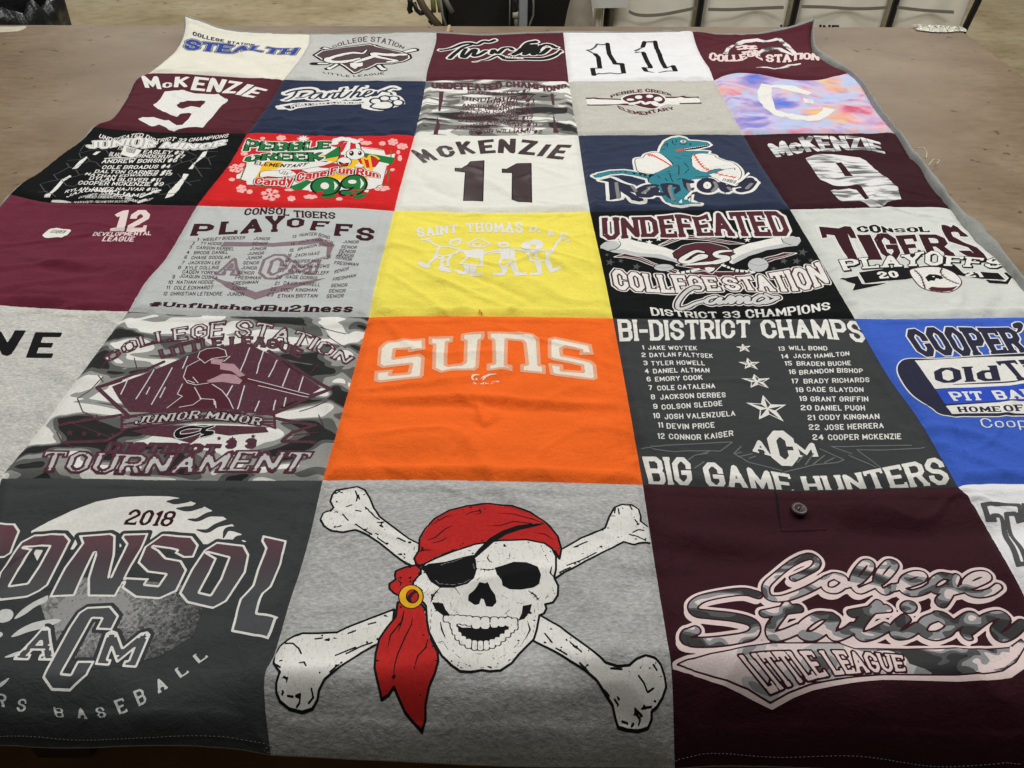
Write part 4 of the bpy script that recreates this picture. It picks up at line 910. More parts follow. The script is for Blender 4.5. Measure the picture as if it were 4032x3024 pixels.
# ============================================================ fifth row
A = Art(4, 0, View(0, 1200, 1500, 2212), .0016)
A.emit("lettering_print", [(U(A.text("N", "-118,298 62,298", "-52,146 152,150", BLOCK), A.text("E", "150,308 300,310", "205,160 362,162", BLOCK)), IK)], "black slanted letters")
A = Art(4, 1, View(0, 1200, 1500, 2212), .0009)
def ring_(F, a, b): return np.maximum(F-a, -(F+b))
arc = A.text("COLLEGE STATION", "625,335 800,255 950,218 1200,198 1400,192 1600,215 1800,262 2008,348", "598,300 760,205 900,160 1150,115 1400,90 1650,130 1850,190 2062,310", SIDE)
arc2 = A.text("LITTLE LEAGUE", "940,312 1150,266 1400,242 1600,257 1740,312", "920,265 1130,207 1400,186 1600,201 1762,265", SIDE)
tour = A.text("TOURNAMENT", "215,968 500,978 900,988 1300,972 1745,978", "262,848 500,853 830,868 1100,868 1350,848 1825,853", Font(1.3, 1.15, .5, 1.9, .9))
dist_ = A.text("DISTRICT", "605,862 900,858 1262,862", "638,800 900,806 1282,815", WEST); th = U(A.text("3", "1425,832 1480,832", "1432,780 1488,780", HEAVY), A.text("3", "1310,832 1365,832", "1320,785 1372,785", HEAVY))
A.emit("lettering_print", [(arc-.0008, IMARC), (arc+.0014, ISIL)], "arched maroon outlined letters")
A.emit("lettering_print", [(arc2-.0012, IMARC), (arc2+.0010, IGD)])
dia = A.poly("650,475 900,377 1100,292 1420,217 1570,290 1865,482 1800,525 1640,592 1560,645 750,622 690,545")
bord = A.line("700,440 565,480 745,645;600,470 950,332;1560,268 1915,490 1560,645;1700,560 1915,490", .0052)
A.emit("diamond_print", [(U(dia, bord), IMARC)], "maroon diamond with pinstripes")
pins = A.line("745,425 702,520;895,378 790,548;1000,366 880,580;1090,300 1060,370;1450,250 1395,390;1350,470 1310,540;1530,270 1490,400;1420,470 1378,612;1610,322 1560,420;1505,560 1480,620;1680,372 1640,475;1600,555 1588,612;1760,420 1735,500;1335,300 1300,330;870,480 850,520;960,480 930,540;1660,540 1650,590", .0016)
A.emit("pinstripe_print", [(pins, ISIL)])
hel = A.poly("1148,305 1160,275 1200,256 1265,250 1308,265 1318,300 1300,312 1235,312 1225,345 1190,340")
bod = A.poly("1160,320 1085,360 1065,420 1075,455 1035,520 1060,532 970,600 1355,605 1330,550 1290,500 1232,462 1290,450 1400,460 1440,450 1500,470 1790,537 1795,520 1510,448 1420,412 1380,372 1350,342 1285,335 1230,345")
out = A.line("1160,320 1085,360 1065,420 1090,455 1140,466 1212,455;1060,460 1030,520 1060,532 970,600;1130,480 1168,548 1120,582 1040,596;1232,462 1290,500 1330,550 1355,605;1160,545 1242,550 1245,582;1090,440 1130,455;1120,420 1150,455;1148,305 1160,275 1200,256 1265,250 1308,265 1318,300 1235,312 1190,340 1148,305;1500,470 1790,537;1440,430 1510,448 1795,522;1250,560 1255,600", .0012)
A.emit("batter_print", [(U(hel, bod), IMAR), (A.poly("1225,315 1300,318 1280,350 1225,342;1280,338 1360,345 1400,390 1425,410 1390,420 1340,385 1278,375;1200,442 1290,402 1370,410 1408,440 1390,462 1300,450 1215,452"), IFLESH), (out, ISIL)], "batter in a helmet swinging")
bann = A.poly("700,645 1000,612 1300,600 1600,640 1605,725 1540,702 1300,667 1000,692 745,722 700,745"); jm = A.text("JUNIOR MINOR", "775,696 1000,677 1200,662 1512,702", "800,650 1000,630 1200,616 1530,657", WEST)
hat = A.noise(60, 900, 21)
A.emit("banner_print", [(bann, IMARC), (both(bann+.003, (.12-hat)*.003), IGM), (jm-.0012, IMARD), (jm+.0003, IGR)], "curved banner with lettering")
plate = A.poly("760,735 900,705 1250,700 1540,710 1560,740 1330,760 1200,740 1110,805 980,770 870,760")
cs = A.line("1180,715 1100,712 1035,735 1040,765 1110,755 1160,740;1240,705 1190,720 1180,740 1230,745 1170,765", .006, True, [.4, 1, 1, .5])
A.emit("plate_print", [(plate, IMARC), (cs-.0012, ISIL), (cs, IK)])
A.emit("lettering_print", [(U(dist_-.0016, th-.0012), IMARC), (U(dist_+.0012, th+.0022), IGD)])
A.emit("lettering_print", [(tour-.0010, IMARC), (tour+.0018, IGR)], "wide maroon outlined word along the foot")
st = [star_at(x, y, r, r*.95) for x, y, r in ((405,745,26),(490,750,25),(575,755,20),(655,757,18),(1350,782,24),(1272,776,18),(1790,752,22),(1470,765,18),(1700,740,20))]
crk = A.line("450,545 520,500 600,420;450,545 480,620 540,650 350,705;570,410 600,450;780,310 795,370;1790,230 1760,130;1900,180 2010,250;1860,130 2010,170;1800,400 1850,350;1740,620 1900,560;1640,690 1800,690;1680,760 1850,740;330,740 360,800 430,830;420,690 560,740 640,770;1850,640 1880,710;560,640 580,690;620,320 590,370", .0013)
rib = A.line("350,700 700,640;370,800 620,790 700,745;1600,660 1830,700 1700,740 1640,790 1830,800", .005)
A.emit("star_print", [(A.poly(st), IMARC)]); A.emit("crack_print", [(U(crk, rib), IMARC)])
# ---- white word on orange
A = Art(4, 2, View(1250, 1220, 2550, 2212), .0009)
suns = A.poly("440,232 470,212 715,195 716,265 612,282 614,262 520,265 512,325 680,300 712,318 705,440 690,455 420,485 385,475 390,415 500,405 490,435 610,425 625,365 440,388 405,370 415,260;750,185 905,180 900,215 870,220 862,365 880,375 960,365 985,350 990,210 965,205 968,165 1115,150 1110,195 1088,205 1075,385 1050,405 900,405 830,420 775,395 780,235 752,230;1145,150 1440,162 1480,195 1490,370 1522,375 1522,428 1365,412 1365,370 1400,365 1385,225 1370,210 1270,200 1265,370 1300,375 1300,408 1140,405 1140,365 1180,360 1175,205 1148,195;1550,195 1590,185 1830,235 1845,298 1760,298 1765,270 1660,252 1635,260 1640,305 1830,345 1860,370 1870,460 1850,470 1600,440 1565,430 1552,362 1640,372 1640,405 1775,415 1770,375 1580,335 1550,320")
A.emit("lettering_print", [(suns-.0014, IHALO), (suns+.0036, IWD)], "arched white block letters with a sheer edge")
em = U(A.poly([star_at(1065, 466, 17, 11)]), U(A.line("1082,436 1048,438 1036,455 1045,470", .0032, True, [.5, 1, .6]), A.poly("1088,470 1108,446 1150,430 1200,428 1200,432 1160,438 1130,452 1112,472 1100,474 1118,452 1100,462")))
em = U(em, U(A.text("CITY OF COLLEGE STATION", "1027,490 1218,486", "^0,-11", SANS), A.text("Parks and Recreation", "1043,500 1200,498", "^0,-11", SANS)))
A.emit("emblem_print", [(em, IWD)], "small white star and swoosh emblem")
thr = [on_quilt(A.v.px(q))[0] for q in ("1085,8", "1090,18", "1083,26", "1096,30", "1104,38")]
vv, ff = tube_vf([(x, y, float(zlook(np.array([x]), np.array([y]))[0])+.002+.002*(i % 2)) for i, (x, y) in enumerate(thr)], .0008, 6)
mesh_py("loose_thread", vv, ff, plain("orange_thread", srgb(214, 92, 34), .8), PANELS[3, 2]['obj'], True)
# ---- list with four stars on charcoal
A = Art(4, 3, View(2380, 1230, 3780, 2212), .0008)
hd = U(A.text("BI-DISTRICT", "95,182 400,174 655,166 908,157", "78,44 400,49 655,47 905,50", Font(1.2, .95, .35, 1.5, 1.0)), A.text("CHAMPS", "985,162 1200,162 1400,167 1630,192", "963,49 1200,44 1400,44 1592,58", Font(1.2, .95, .35, 1.5, 1.0)))
ft = U(U(A.text("BIG", "282,1082 550,1082", "233,898 530,903", Font(1.2, .95, .35, 1.5, 1.0)), A.text("GAME", "640,1095 1190,1135", "602,933 760,943 1150,1008", Font(1.2, .95, .35, 1.5, 1.0))), A.text("HUNTERS", "1252,1135 1500,1122 1800,1098 2158,1070", "1216,1022 1500,1008 1750,963 2090,898", Font(1.2, .95, .35, 1.5, 1.0)))
A.emit("lettering_print", [(U(hd, ft), IW)], "white headline above and below the list")
LST = [("1","235,232 248,233"),("JAKE WOYTEK","273,234 578,237"),("2","232,279 258,279"),("DAYLAN FALTYSEK","282,281 460,277 676,286"),("3","243,330 270,330"),("TYLER HOWELL","292,333 480,328 626,331"),("4","252,380 278,381"),("DANIEL ALTMAN","304,382 470,375 655,376"),("6","264,431 290,431"),("EMORY COOK","316,432 612,420"),("7","276,485 300,485"),("COLE CATALENA","330,488 690,473"),("8","290,543 317,543"),("JACKSON DERBES","347,545 560,535 756,530"),("9","304,602 332,602"),("COLSON SLEDGE","357,607 560,595 735,582"),("10","304,660 347,660"),("JOSH VALENZUELA","375,667 600,660 815,645"),("11","335,718 366,718"),("DEVIN PRICE","388,725 540,728 687,718"),("12","332,788 377,788"),("CONNOR KAISER","402,790 600,795 803,770"),
("13","1083,240 1123,240"),("WILL BOND","1148,236 1388,238"),("14","1100,288 1148,288"),("JACK HAMILTON","1176,286 1320,286 1525,270"),("15","1122,332 1168,332"),("BRADEN BUCHE","1197,333 1380,335 1535,330"),("16","1148,385 1193,385"),("BRANDON BISHOP","1213,390 1440,377 1610,380"),("17","1165,443 1210,443"),("BRADY RICHARDS","1240,445 1450,440 1650,435"),("18","1190,498 1240,498"),("CADE SLAYDON","1260,495 1613,498"),("19","1213,553 1262,553"),("GRANT GRIFFIN","1283,556 1643,556"),("20","1222,610 1290,610"),("DANIEL PUGH","1312,612 1622,612"),("21","1265,672 1312,672"),("CODY KINGMAN","1337,672 1712,665"),("22","1272,732 1340,732"),("JOSE HERRERA","1370,735 1738,722"),("24","1295,795 1365,795"),("COOPER MCKENZIE","1392,797 1847,790")]
for part in (LST[:22], LST[22:]): A.emit("roster_print", [(rows(A, part, ((230, 790), (27, 36)), -4), IW)])
for p5 in (((858,195),(912,208),(905,248),(840,247),(815,213)), ((888,282),(966,310),(956,358),(872,352),(831,310)), ((930,385),(1031,409),(1023,473),(908,470),(847,411)), ((985,515),(1131,575),(1116,681),(960,668),(879,562))):
    s_, c_ = star(p5); Fs = A.poly([s_]); fc = []
    for k in range(5): fc.append(np.array([s_[2*k]*.86+c_*.14, s_[2*k+1]*.9+c_*.1, c_]))
    A.emit("star_print", [(Fs, IW), (A.poly(fc)+.0004, CHAR)])
acm = U(A.text("C", "1052,952 1218,960", "998,738 1162,736", HEAVY), U(A.text("A", "922,866 1037,896", "912,784 1012,808", SLAB), A.text("M", "1192,902 1332,899", "1162,812 1302,812", SLAB)))
A.emit("monogram_print", [(acm, IW)])
A.emit("chalk_line_print", [(A.line("290,832 500,822 795,808;230,850 440,868 660,862 600,885;660,862 720,865 795,810;520,920 560,890 640,880;560,970 620,930;805,880 850,835;805,880 900,935 1100,985;850,870 820,880;830,900 920,880;900,910 940,895;1240,890 1200,935;1300,880 1250,950;1410,835 1600,832 1910,828;1570,855 1720,858 1990,842;1410,835 1540,880;1340,850 1490,918 1450,935 1300,950 1100,1000;1570,855 1720,970;1520,890 1690,965;1370,890 1300,945;1430,905 1370,935", .0016), ICH)], "faint grey chalk strokes")
# ---- sign print on royal blue
A = Art(4, 4, View(3200, 1200, 4032, 1534), .001)
coop = A.text("COOPER", "790,382 1000,368 1230,380 1560,350", "655,185 850,165 1050,165 1250,168 1455,165", Font(1.45, 1.2, .7, 1.8, .9)); ap = A.poly("1455,140 1500,130 1525,150 1510,190 1480,205 1490,175 1460,168", True)
sign = A.poly("700,395 900,395 1250,372 1534,356 1750,350 1750,805 1534,803 1000,805 860,745 730,655 655,560 620,480 635,425", True)
A.emit("lettering_print", [(U(coop, ap)-.0024, IW), (U(coop, ap)-.0004, INAVY)], "navy letters edged in white")
A.emit("sign_print", [(sign-.0022, IW), (sign-.0006, INAVY), (A.poly("740,405 1250,380 1760,362 1760,570 1000,605 887,612"), IW), (A.poly("890,616 1250,596 1760,574 1760,690 962,722"), IROY), (A.poly("965,735 1760,692 1760,798 1010,793"), IW)], "rounded sign in navy and white")
A.emit("lettering_print", [(U(U(A.text("Old", "892,572 1365,552", "875,462 1335,440", Font(1.3, .9, .5, 1.2, 1.2)), A.text("Ti", "1450,548 1640,538", "1325,412 1530,396", Font(1.3, .9, .5, 1.4, 1.2))), U(A.line("1020,580 1200,572 1420,562 1534,545", .003, True, [.4, 1, 1]), U(A.text("HOME", "1062,782 1372,779", "1045,741 1358,737", WEST), A.text("OF", "1396,778 1545,772", "1376,730 1520,724", WEST)))), INAVY)])
A.emit("lettering_print", [(U(U(A.text("PIT", "1025,699 1245,693", "978,633 1220,628", WEST), A.text("BAR", "1335,691 1640,680", "1293,625 1590,610", WEST)), A.text("Coop", "1232,894 1560,890", "1208,825 1540,820", Font(.55, .5, .5, .8, 1.8))), IW)])
# ============================================================ fourth row
A = Art(3, 0, View(0, 700, 800, 1269), .0012)
A.emit("number_print", [(U(A.text("1", "676,334 776,334", "728,204 806,202", Font(1.0, 1.0, 1.2, 1.6)), A.text("2", "788,338 908,338", "828,203 946,202", HEAVY)), IPINK)], "pale number twelve")
A.emit("lettering_print", [(U(A.text("DEVELOPMENTAL", "574,364 760,364 944,360", "592,339 780,338 948,334", Font(1.25, 1.1, 0, 0, 1.1)), A.text("LEAGUE", "634,398 832,400", "654,366 848,368", Font(1.25, 1.1, 0, 0, 1.1))), IPINK)])
sticker(A, "265,364 275,352 312,323 325,320 438,326 446,334 400,370 385,378 280,377", "310,350 400,352 425,332 335,328")
A = Art(3, 1, View(650, 800, 1550, 1270), .0006)
A.emit("plate_print", [(U(A.poly("310,240 330,215 600,222 780,208 860,190 945,232 905,318 895,290 900,245 850,222 780,232 600,242 400,240;235,400 345,435 505,495 680,450 895,415 680,482 500,536 340,468"), ring_(U(A.text("C", "512,418 668,422", "560,284 712,290", HEAVY), U(A.text("A", "282,397 412,400", "345,308 425,308", SLAB), A.text("M", "655,392 835,395", "690,320 862,318", SLAB))), .002, .003)), IPLATE)], "faded home plate emblem behind the list")
SY = Font(1.15, 1.0, .5, 1.6, 1.2); pl = []
for ch, b, t in (("P","138,182 250,180","163,114 280,117"),("L","296,176 402,171","312,103 408,101"),("A","416,172 538,160","450,90 545,82"),("Y","568,162 646,158","556,72 668,69"),("O","676,137 768,134","678,84 778,84"),("F","803,151 885,153","822,98 918,102"),("F","937,181 1027,186","950,114 1044,118"),("S","1058,206 1156,211","1070,134 1166,140")):
    pl += A.text_polys(ch, b, t, Font(1.3, 1.15, .8, 1.9, 1.0))
pl += A.text_polys("CONSOL", "437,68 600,62 690,72", "447,30 600,25 693,33", SY)+A.text_polys("TIGERS", "717,79 945,88", "713,40 947,52", SY)
pl += A.text_polys("#UnfinishedBu21ness", "-90,574 0,576 300,588 600,602 1040,607", "-80,550 0,550 300,560 600,566 1052,563", Font(1.2, 1.1, .5, 1.6, 1.0))
A.emit("lettering_print", [(A.fill(pl), IMARD)], "dark maroon headline and foot line")
L2 = [("1","176,210 184,210"),("WESLEY BOEDEKER","208,212 330,203 442,201"),("JUNIOR","493,204 580,208"),("2","150,232 162,232"),("TY HODGE","195,233 315,234"),("SENIOR","482,233 567,233"),("3","133,253 147,253"),("CARSON KERBEL","173,256 381,263"),("JUNIOR","470,262 560,262"),("4","117,282 133,282"),("BRODIE DANIEL","158,285 348,282"),("JUNIOR","457,289 547,287"),("6","105,309 120,309"),("CHASE SODOLAK","144,312 360,310"),("JUNIOR","450,314 535,311"),("7","90,340 105,340"),("JACKSON LEE","127,340 306,340"),("SENIOR","433,341 520,342"),("8","70,367 86,367"),("KYLE COLLINS","111,369 297,368"),("JUNIOR","422,368 508,371"),("CADEN YOREK","94,391 285,397"),("SENIOR","402,394 493,399"),("9","38,419 52,419"),("JOAQUIN COSTA","78,414 290,425"),("FRESHMAN","388,423 530,425"),("10","15,450 40,450"),("NATHAN HODGE","63,449 268,449"),("FRESHMAN","373,456 515,448"),("11","5,479 24,479"),("COLE ECKHARDT","47,481 265,479"),("JUNIOR","362,483 452,486"),("12","-12,513 10,513"),("CHRISTIAN LETENDRE","28,514 315,514"),("JUNIOR","343,514 437,518"),
("13","705,194 726,194"),("HUNTER BOND","745,186 830,181 912,201"),("JUNIOR","988,223 1073,226"),("14","695,236 718,236"),("JACK HAMILTON","740,226 830,214 930,229"),("SENIOR","977,251 1063,256"),("15","688,271 711,271"),("BRANDON BISHOP","735,266 850,241 932,246"),("SENIOR","965,273 1055,281"),("16","678,299 700,299"),("ZACH HAAS","722,301 855,286"),("SENIOR","957,292 1045,304"),("17","665,327 687,327"),("COOPER MCKENZIE","710,333 820,329 922,304"),("SENIOR","945,307 1035,324"),("18","650,354 672,354"),("TRACE MEADOWS","698,361 910,359"),("FRESHMAN","938,341 1072,351"),("19","637,384 659,384"),("RYAN SHURTLEFF","682,386 800,399 908,396"),("SENIOR","938,392 1018,373"),("20","613,421 645,421"),("GAGE DORRIS","668,418 843,428"),("FRESHMAN","930,435 1057,411"),("21","608,456 632,456"),("DAVIS HARRELL","657,454 860,463"),("SENIOR","920,468 1010,466"),("22","583,488 615,488"),("CODY KINGMAN","640,493 843,493"),("SENIOR","907,498 1000,498"),("23","565,518 600,518"),("ETHAN BRITTAIN","625,526 845,526"),("SENIOR","895,528 990,526")]
ii = [k for k, q in enumerate(L2) if q[0] == "13"][0]
for part in (L2[:ii], L2[ii:]): A.emit("roster_print", [(rows(A, part, ((200, 525), (17, 21)), 6, Font(.75, .8, 0, 0, 1.7)), IMARD)])
# ---- stick children on yellow
A = Art(3, 2, View(1450, 800, 2450, 2212), .001)
tx = U(A.text("SAINT", "430,297 600,282 778,257", "413,220 590,200 775,190", WEST), A.text("THOMAS", "858,254 1100,256 1348,264", "848,175 1100,168 1342,163", WEST))
tx = U(tx, U(U(A.text("D", "1400,252 1468,252", "1408,205 1472,200", WEST), A.text("I", "1562,277 1598,277", "1568,240 1602,238", WEST)), U(A.text("C", "1658,318 1716,324", "1680,254 1748,258", WEST), A.dots("1490,248 1615,275 1735,325", .006))))
A.emit("lettering_print", [(tx, IW)], "arched white western lettering")
w = .0042
k1 = U(U(A.line("470,318 525,325 590,368 700,380 780,400 840,418;475,322 530,310;620,380 600,430 588,452 655,462 760,440 790,412;588,452 560,500 515,535;655,462 640,500 692,500 722,460;600,455 590,478 640,485 650,462;640,500 640,550;690,500 700,545 640,545;700,460 740,440;580,480 520,540", w), ring_(A.poly([El(757, 342, 56, 33, rot=-.2)]), 0, .0035)), A.poly("700,350 715,318 790,303 822,318 815,330 770,325;425,515 470,513 540,545 532,572 490,562 430,532;612,553 650,548 725,580 720,607 618,587"))
k2 = U(U(A.line("860,475 800,527 990,547 985,480;840,545 850,605;868,545 868,605;900,545 898,612;935,547 915,612;1000,430 1140,412;1000,442 1150,430;800,425 850,415", w), U(ring_(A.poly("848,338 880,345 920,315 980,308 1030,332 1067,355 1020,382 960,388 900,382 862,362", True), 0, .0035), ring_(A.poly([El(945, 362, 40, 24)]), 0, .003))), A.poly("830,430 850,410 950,398 1010,408 1000,482 858,474;750,578 790,585 852,610 852,627 800,620 755,595;878,613 990,608 996,632 878,632"))
k3 = U(U(A.line("1160,405 1165,488;1185,400 1190,488;1212,400 1215,490;1240,400 1240,490;1265,405 1262,485;1150,495 1150,547 1200,552 1232,512 1282,547 1270,490;1165,552 1180,604;1200,552 1195,604;1248,545 1275,604;1280,545 1300,604;1275,402 1390,428;1140,405 1280,402;1150,490 1268,488", w), ring_(A.poly([El(1180, 364, 50, 26)]), 0, .0035)), A.poly("1112,348 1150,338 1210,340 1228,372 1200,358 1130,357;1085,608 1190,604 1192,631 1087,631;1268,605 1376,604 1382,630 1280,634"))
k4 = U(U(A.line("1382,420 1420,500 1562,502 1552,412 1475,408;1552,432 1600,412 1640,352 1682,300;1560,440 1610,420;1458,505 1488,604;1490,505 1504,604;1545,502 1588,592;1570,500 1605,585;1382,420 1420,412;1458,450 1462,460;1462,475 1466,485", w), cut(A.poly("1328,372 1355,342 1400,332 1440,315 1490,322 1522,348 1518,385 1475,402 1400,402 1350,396", True), A.poly([El(1432, 382, 26, 18)]))), A.poly("1410,412 1472,405 1478,442 1420,445;1402,610 1500,600 1508,625 1408,632;1573,582 1670,545 1678,570 1588,610"))
for k in (k1, k2, k3, k4): A.emit("child_figure_print", [(k, IW)])
# ---- black undefeated square
A = Art(3, 3, View(2300, 800, 3400, 2212), .0009)
bats = A.poly("125,342 160,312 270,290 380,290 520,320 650,355 720,385 775,435 760,485 700,462 560,432 440,422 300,402 180,378 130,358;1165,375 1300,320 1500,275 1650,262 1705,272 1717,300 1690,337 1600,347 1450,372 1300,422 1180,484 1150,472")
shade = A.poly("130,350 200,372 300,365 440,395 600,405 740,455 760,485 700,462 560,432 440,422 300,402 180,378;1180,484 1170,450 1300,385 1450,345 1600,318 1710,300 1690,337 1600,347 1450,372 1300,422"); ends = A.poly([El(205, 338, 78, 40), El(1640, 302, 76, 36)])
lns = A.line("275,300 290,330 250,365 200,375;1560,275 1580,310 1640,332", .0014, True)
for half in (A.poly("0,0 930,0 930,1005 0,1005"), A.poly("930,0 2212,0 2212,1005 930,1005")):
    hb = both(bats, half); A.emit("bat_print", [(hb, IW), (both(shade, hb), IGR), (both(ends, hb), IGR), (both(lns, hb), IK)])
arcs = A.poly("590,332 680,290 760,260 880,262 1000,277 1150,302 1268,322 1150,325 1000,300 880,287 770,285 690,312 620,340;238,427 320,400 450,430 560,480 745,535 720,562 560,503 430,452 330,432;1682,397 1640,412 1440,472 1345,542 1300,532 1420,440 1580,395;700,560 900,545 1100,545 1350,550 1200,585 1000,590 850,575")
A.emit("ribbon_print", [(arcs-.0012, IW), (arcs+.0004, IMAR), (A.line("600,330 690,300 770,272 880,274 1000,288 1150,312;280,418 440,440 560,490 730,545;1640,402 1430,455 1330,535", .0011), IW)])
bg = A.poly([star_at(x, y, r*1.2, r*.8) for x, y, r in ((440,286,24),(515,310,28),(590,286,24),(660,268,18),(1190,268,24),(1292,292,26),(1240,275,14))]); bg2 = A.poly([star_at(x, y, r*1.15, r*.9, .2) for x, y, r in ((205,470,36),(415,505,34),(290,458,24),(1730,390,38),(1580,460,30),(1682,460,34),(1795,455,24),(180,410,18),(1500,520,22),(1600,540,24))])
A.emit("star_print", [(bg, IW), (bg2, IGD)])
sh_ = A.poly("700,398 780,340 880,318 1000,318 1120,350 1198,402 1150,422 1092,482 1010,557 920,522 735,492 800,472 712,432")
scs = A.line("945,390 885,383 800,428 768,460 820,468 900,442 965,420 920,412 860,438;1165,378 1085,383 1038,402 1062,422 1135,432 1110,452 1020,472 900,482 785,492", .009, True, [.5, 1, 1, .9, .3])
A.emit("shield_print", [(sh_-.0022, IW), (sh_-.0008, IK), (sh_+.0006, IMAR), (scs-.0022, IK), (scs, IW), (A.poly("955,512 1035,512 1028,532 992,550 960,532"), IW)], "maroon shield with two white script letters")
balls = A.poly([El(1378, 490, 83, 56), El(632, 511, 80, 28)])
A.emit("ball_print", [(balls, IGR), (ring_(balls, .0008, .0004), IK), (A.line("1310,475 1380,495 1450,478;560,505 640,515 700,500", .0012, True), IGM)])
A.emit("handle_print", [(A.line("1098,492 1145,510 1200,532 1340,546;742,556 860,535 905,524", .006), IW), (A.line("1130,500 1120,515;1160,508 1150,535;1195,525 1190,545;1230,530 1228,550;1270,538 1268,555;1305,540 1305,555;760,545 765,560;800,540 805,555;840,535 845,550", .0022), IK)])
und = A.text("UNDEFEATED", "148,300 300,283 500,270 700,275 900,263 1100,262 1300,264 1645,262", "138,115 300,113 500,108 640,99 760,88 900,110 1000,78 1200,70 1400,64 1560,64", Font(1.35, 1.1, .45, 1.8, .85))
A.emit("lettering_print", [(und-.0044, IW), (und, IMAR)], "big maroon arched word edged in white")
col = A.text("COLLEGE STATION", "245,682 400,697 700,712 1000,698 1300,692 1600,702 1800,678 1945,632", "215,520 340,540 550,565 800,572 1020,587 1280,582 1480,552 1650,522 1862,466", Font(1.3, 1.1, .5, 1.8, 1.0, sp=2.4))
A.emit("lettering_print", [(col-.0046, IW), (col-.0026, IMAR), (col, IW)], "white waving word edged in maroon")
cam_ = A.line("905,672 860,670 790,720 742,790 745,835 800,832 880,795 960,772;1042,740 980,760 970,792 1020,792 1082,750 1060,792 1110,782;1118,790 1160,742 1182,752 1160,792 1230,742 1242,760 1222,792 1290,745 1302,760 1282,792 1340,782;1400,730 1350,760 1350,792 1400,792 1452,760 1422,735 1400,730;1440,722 1490,742 1538,746 1490,772 1430,792", .006, True)
A.emit("script_print", [(cam_-.0042, IW), (cam_-.0024, IMARD), (cam_, ISIL)], "camouflage script")
A.emit("lettering_print", [(A.text("DISTRICT 33 CHAMPIONS", "535,892 700,895 900,911 1150,910 1300,912 1500,897 1700,886 1952,842", "520,824 750,853 900,860 1150,858 1300,843 1500,836 1700,813 1942,783", Font(1.15, .95, .5, 1.6, 1.4)), IW)], "white line along the foot")
# ---- tigers playoffs, pale grey
A = Art(3, 4, View(3150, 800, 4032, 2212), .001)
tg = A.poly("185,232 380,250 440,228 500,232 530,280 560,350 500,345 470,300 590,592 480,562 340,320 260,310 270,340 220,347;1395,215 1490,240 1510,213 1560,240 1600,280 1668,332 1580,330 1560,290 1490,290 1510,330 1600,380 1750,440 1815,500 1865,590 1760,590 1700,540 1640,520 1560,470 1680,470 1720,500 1660,440 1470,380 1430,320 1400,260")
HV = Font(1.5, 1.1, .4, 2.0, .8)
for ch, b, t in (("I","690,562 815,562","558,312 692,312"),("G","830,556 1010,552","700,300 925,294"),("E","1050,542 1215,532","938,322 1135,310"),("R","1255,502 1535,522","1170,310 1405,310")): tg = U(tg, A.text(ch, b, t, HV))
A.emit("lettering_print", [(tg-.0055, IW), (tg-.0038, ISIL), (tg-.0016, IW), (tg, IMARD)], "arched dark maroon word with double edge")
cn = A.text("CONSOL", "578,287 760,295 950,290 1285,287", "548,236 750,214 900,250 1090,240 1265,230", Font(1.5, 1.2, .4, 2.0, 1.0))
A.emit("lettering_print", [(cn-.002, IW), (cn, IK)])
rb = A.poly("575,685 830,650 1100,635 1240,620 1520,605 1610,692 1760,676 1960,690 2035,760 1990,768 1800,750 1600,720 1480,700 1100,745 870,770 640,797;385,750 570,720 610,797 640,802 865,787 780,812 640,842 518,862 545,802;1830,757 2030,774 2062,740 2010,690 2110,690 2112,720 2050,802 1870,792;2135,738 2212,760 2260,860 2160,802")
A.emit("ribbon_print", [(rb-.0014, IW), (rb, IK), (A.line("575,685 640,797 870,770;1960,690 2035,762 1800,752", .0014), IW), (U(A.text("20", "790,747 982,732", "748,680 952,668", HEAVY), A.text("21", "1640,727 1815,732", "1598,675 1775,675", HEAVY)), IW)], "black ribbon with the year")
pf = A.text("PLAYOFFS", "432,668 560,652 700,642 900,632 1100,622 1300,616 1500,622 1700,632 1985,642", "383,560 600,545 820,520 1050,510 1200,480 1330,475 1450,520 1650,530 1850,545 2035,534", Font(1.15, 1.0, .9, 1.7, 1.6))
pf2 = A.text("PLAYOFFS", "440,676 568,660 708,650 908,640 1108,630 1308,624 1508,630 1708,640 1993,650", "391,568 608,553 828,528 1058,518 1208,488 1338,483 1458,528 1658,538 1858,553 2043,542", Font(1.15, 1.0, .9, 1.7, 1.6))
A.emit("lettering_print", [(U(pf, pf2)-.0016, IK), (pf, IW)], "white word with black shadow")
bb = A.poly("1085,682 1110,652 1250,632 1400,640 1520,690 1588,760 1582,812 1520,862 1440,882 1300,867 1200,832 1130,762", True)
A.emit("ball_print", [(bb-.0012, IMAR), (bb+.0005, IW), (A.poly("1265,850 1300,826 1500,832 1562,818 1500,866 1400,878 1300,864"), IMAR), (A.line("1130,660 1190,720 1215,780 1235,840;1400,642 1390,690 1450,750 1570,800", .0022, True), IMAR), (A.line([np.array([[x-16, y+5], [x+16, y-5]]) for x, y in ((1145,675),(1165,695),(1182,712),(1196,735),(1206,758),(1216,785),(1226,812),(1396,660),(1392,685),(1408,712),(1432,735),(1460,756),(1490,772),(1520,784),(1548,795))], .0012), IMAR), (A.poly("1235,735 1275,703 1340,705 1400,722 1415,745 1380,755 1340,742 1330,768 1290,765 1265,778 1250,755"), IK), (A.poly("1300,725 1330,720 1325,735;1340,750 1375,745 1360,768"), IW)], "baseball with an animal head")
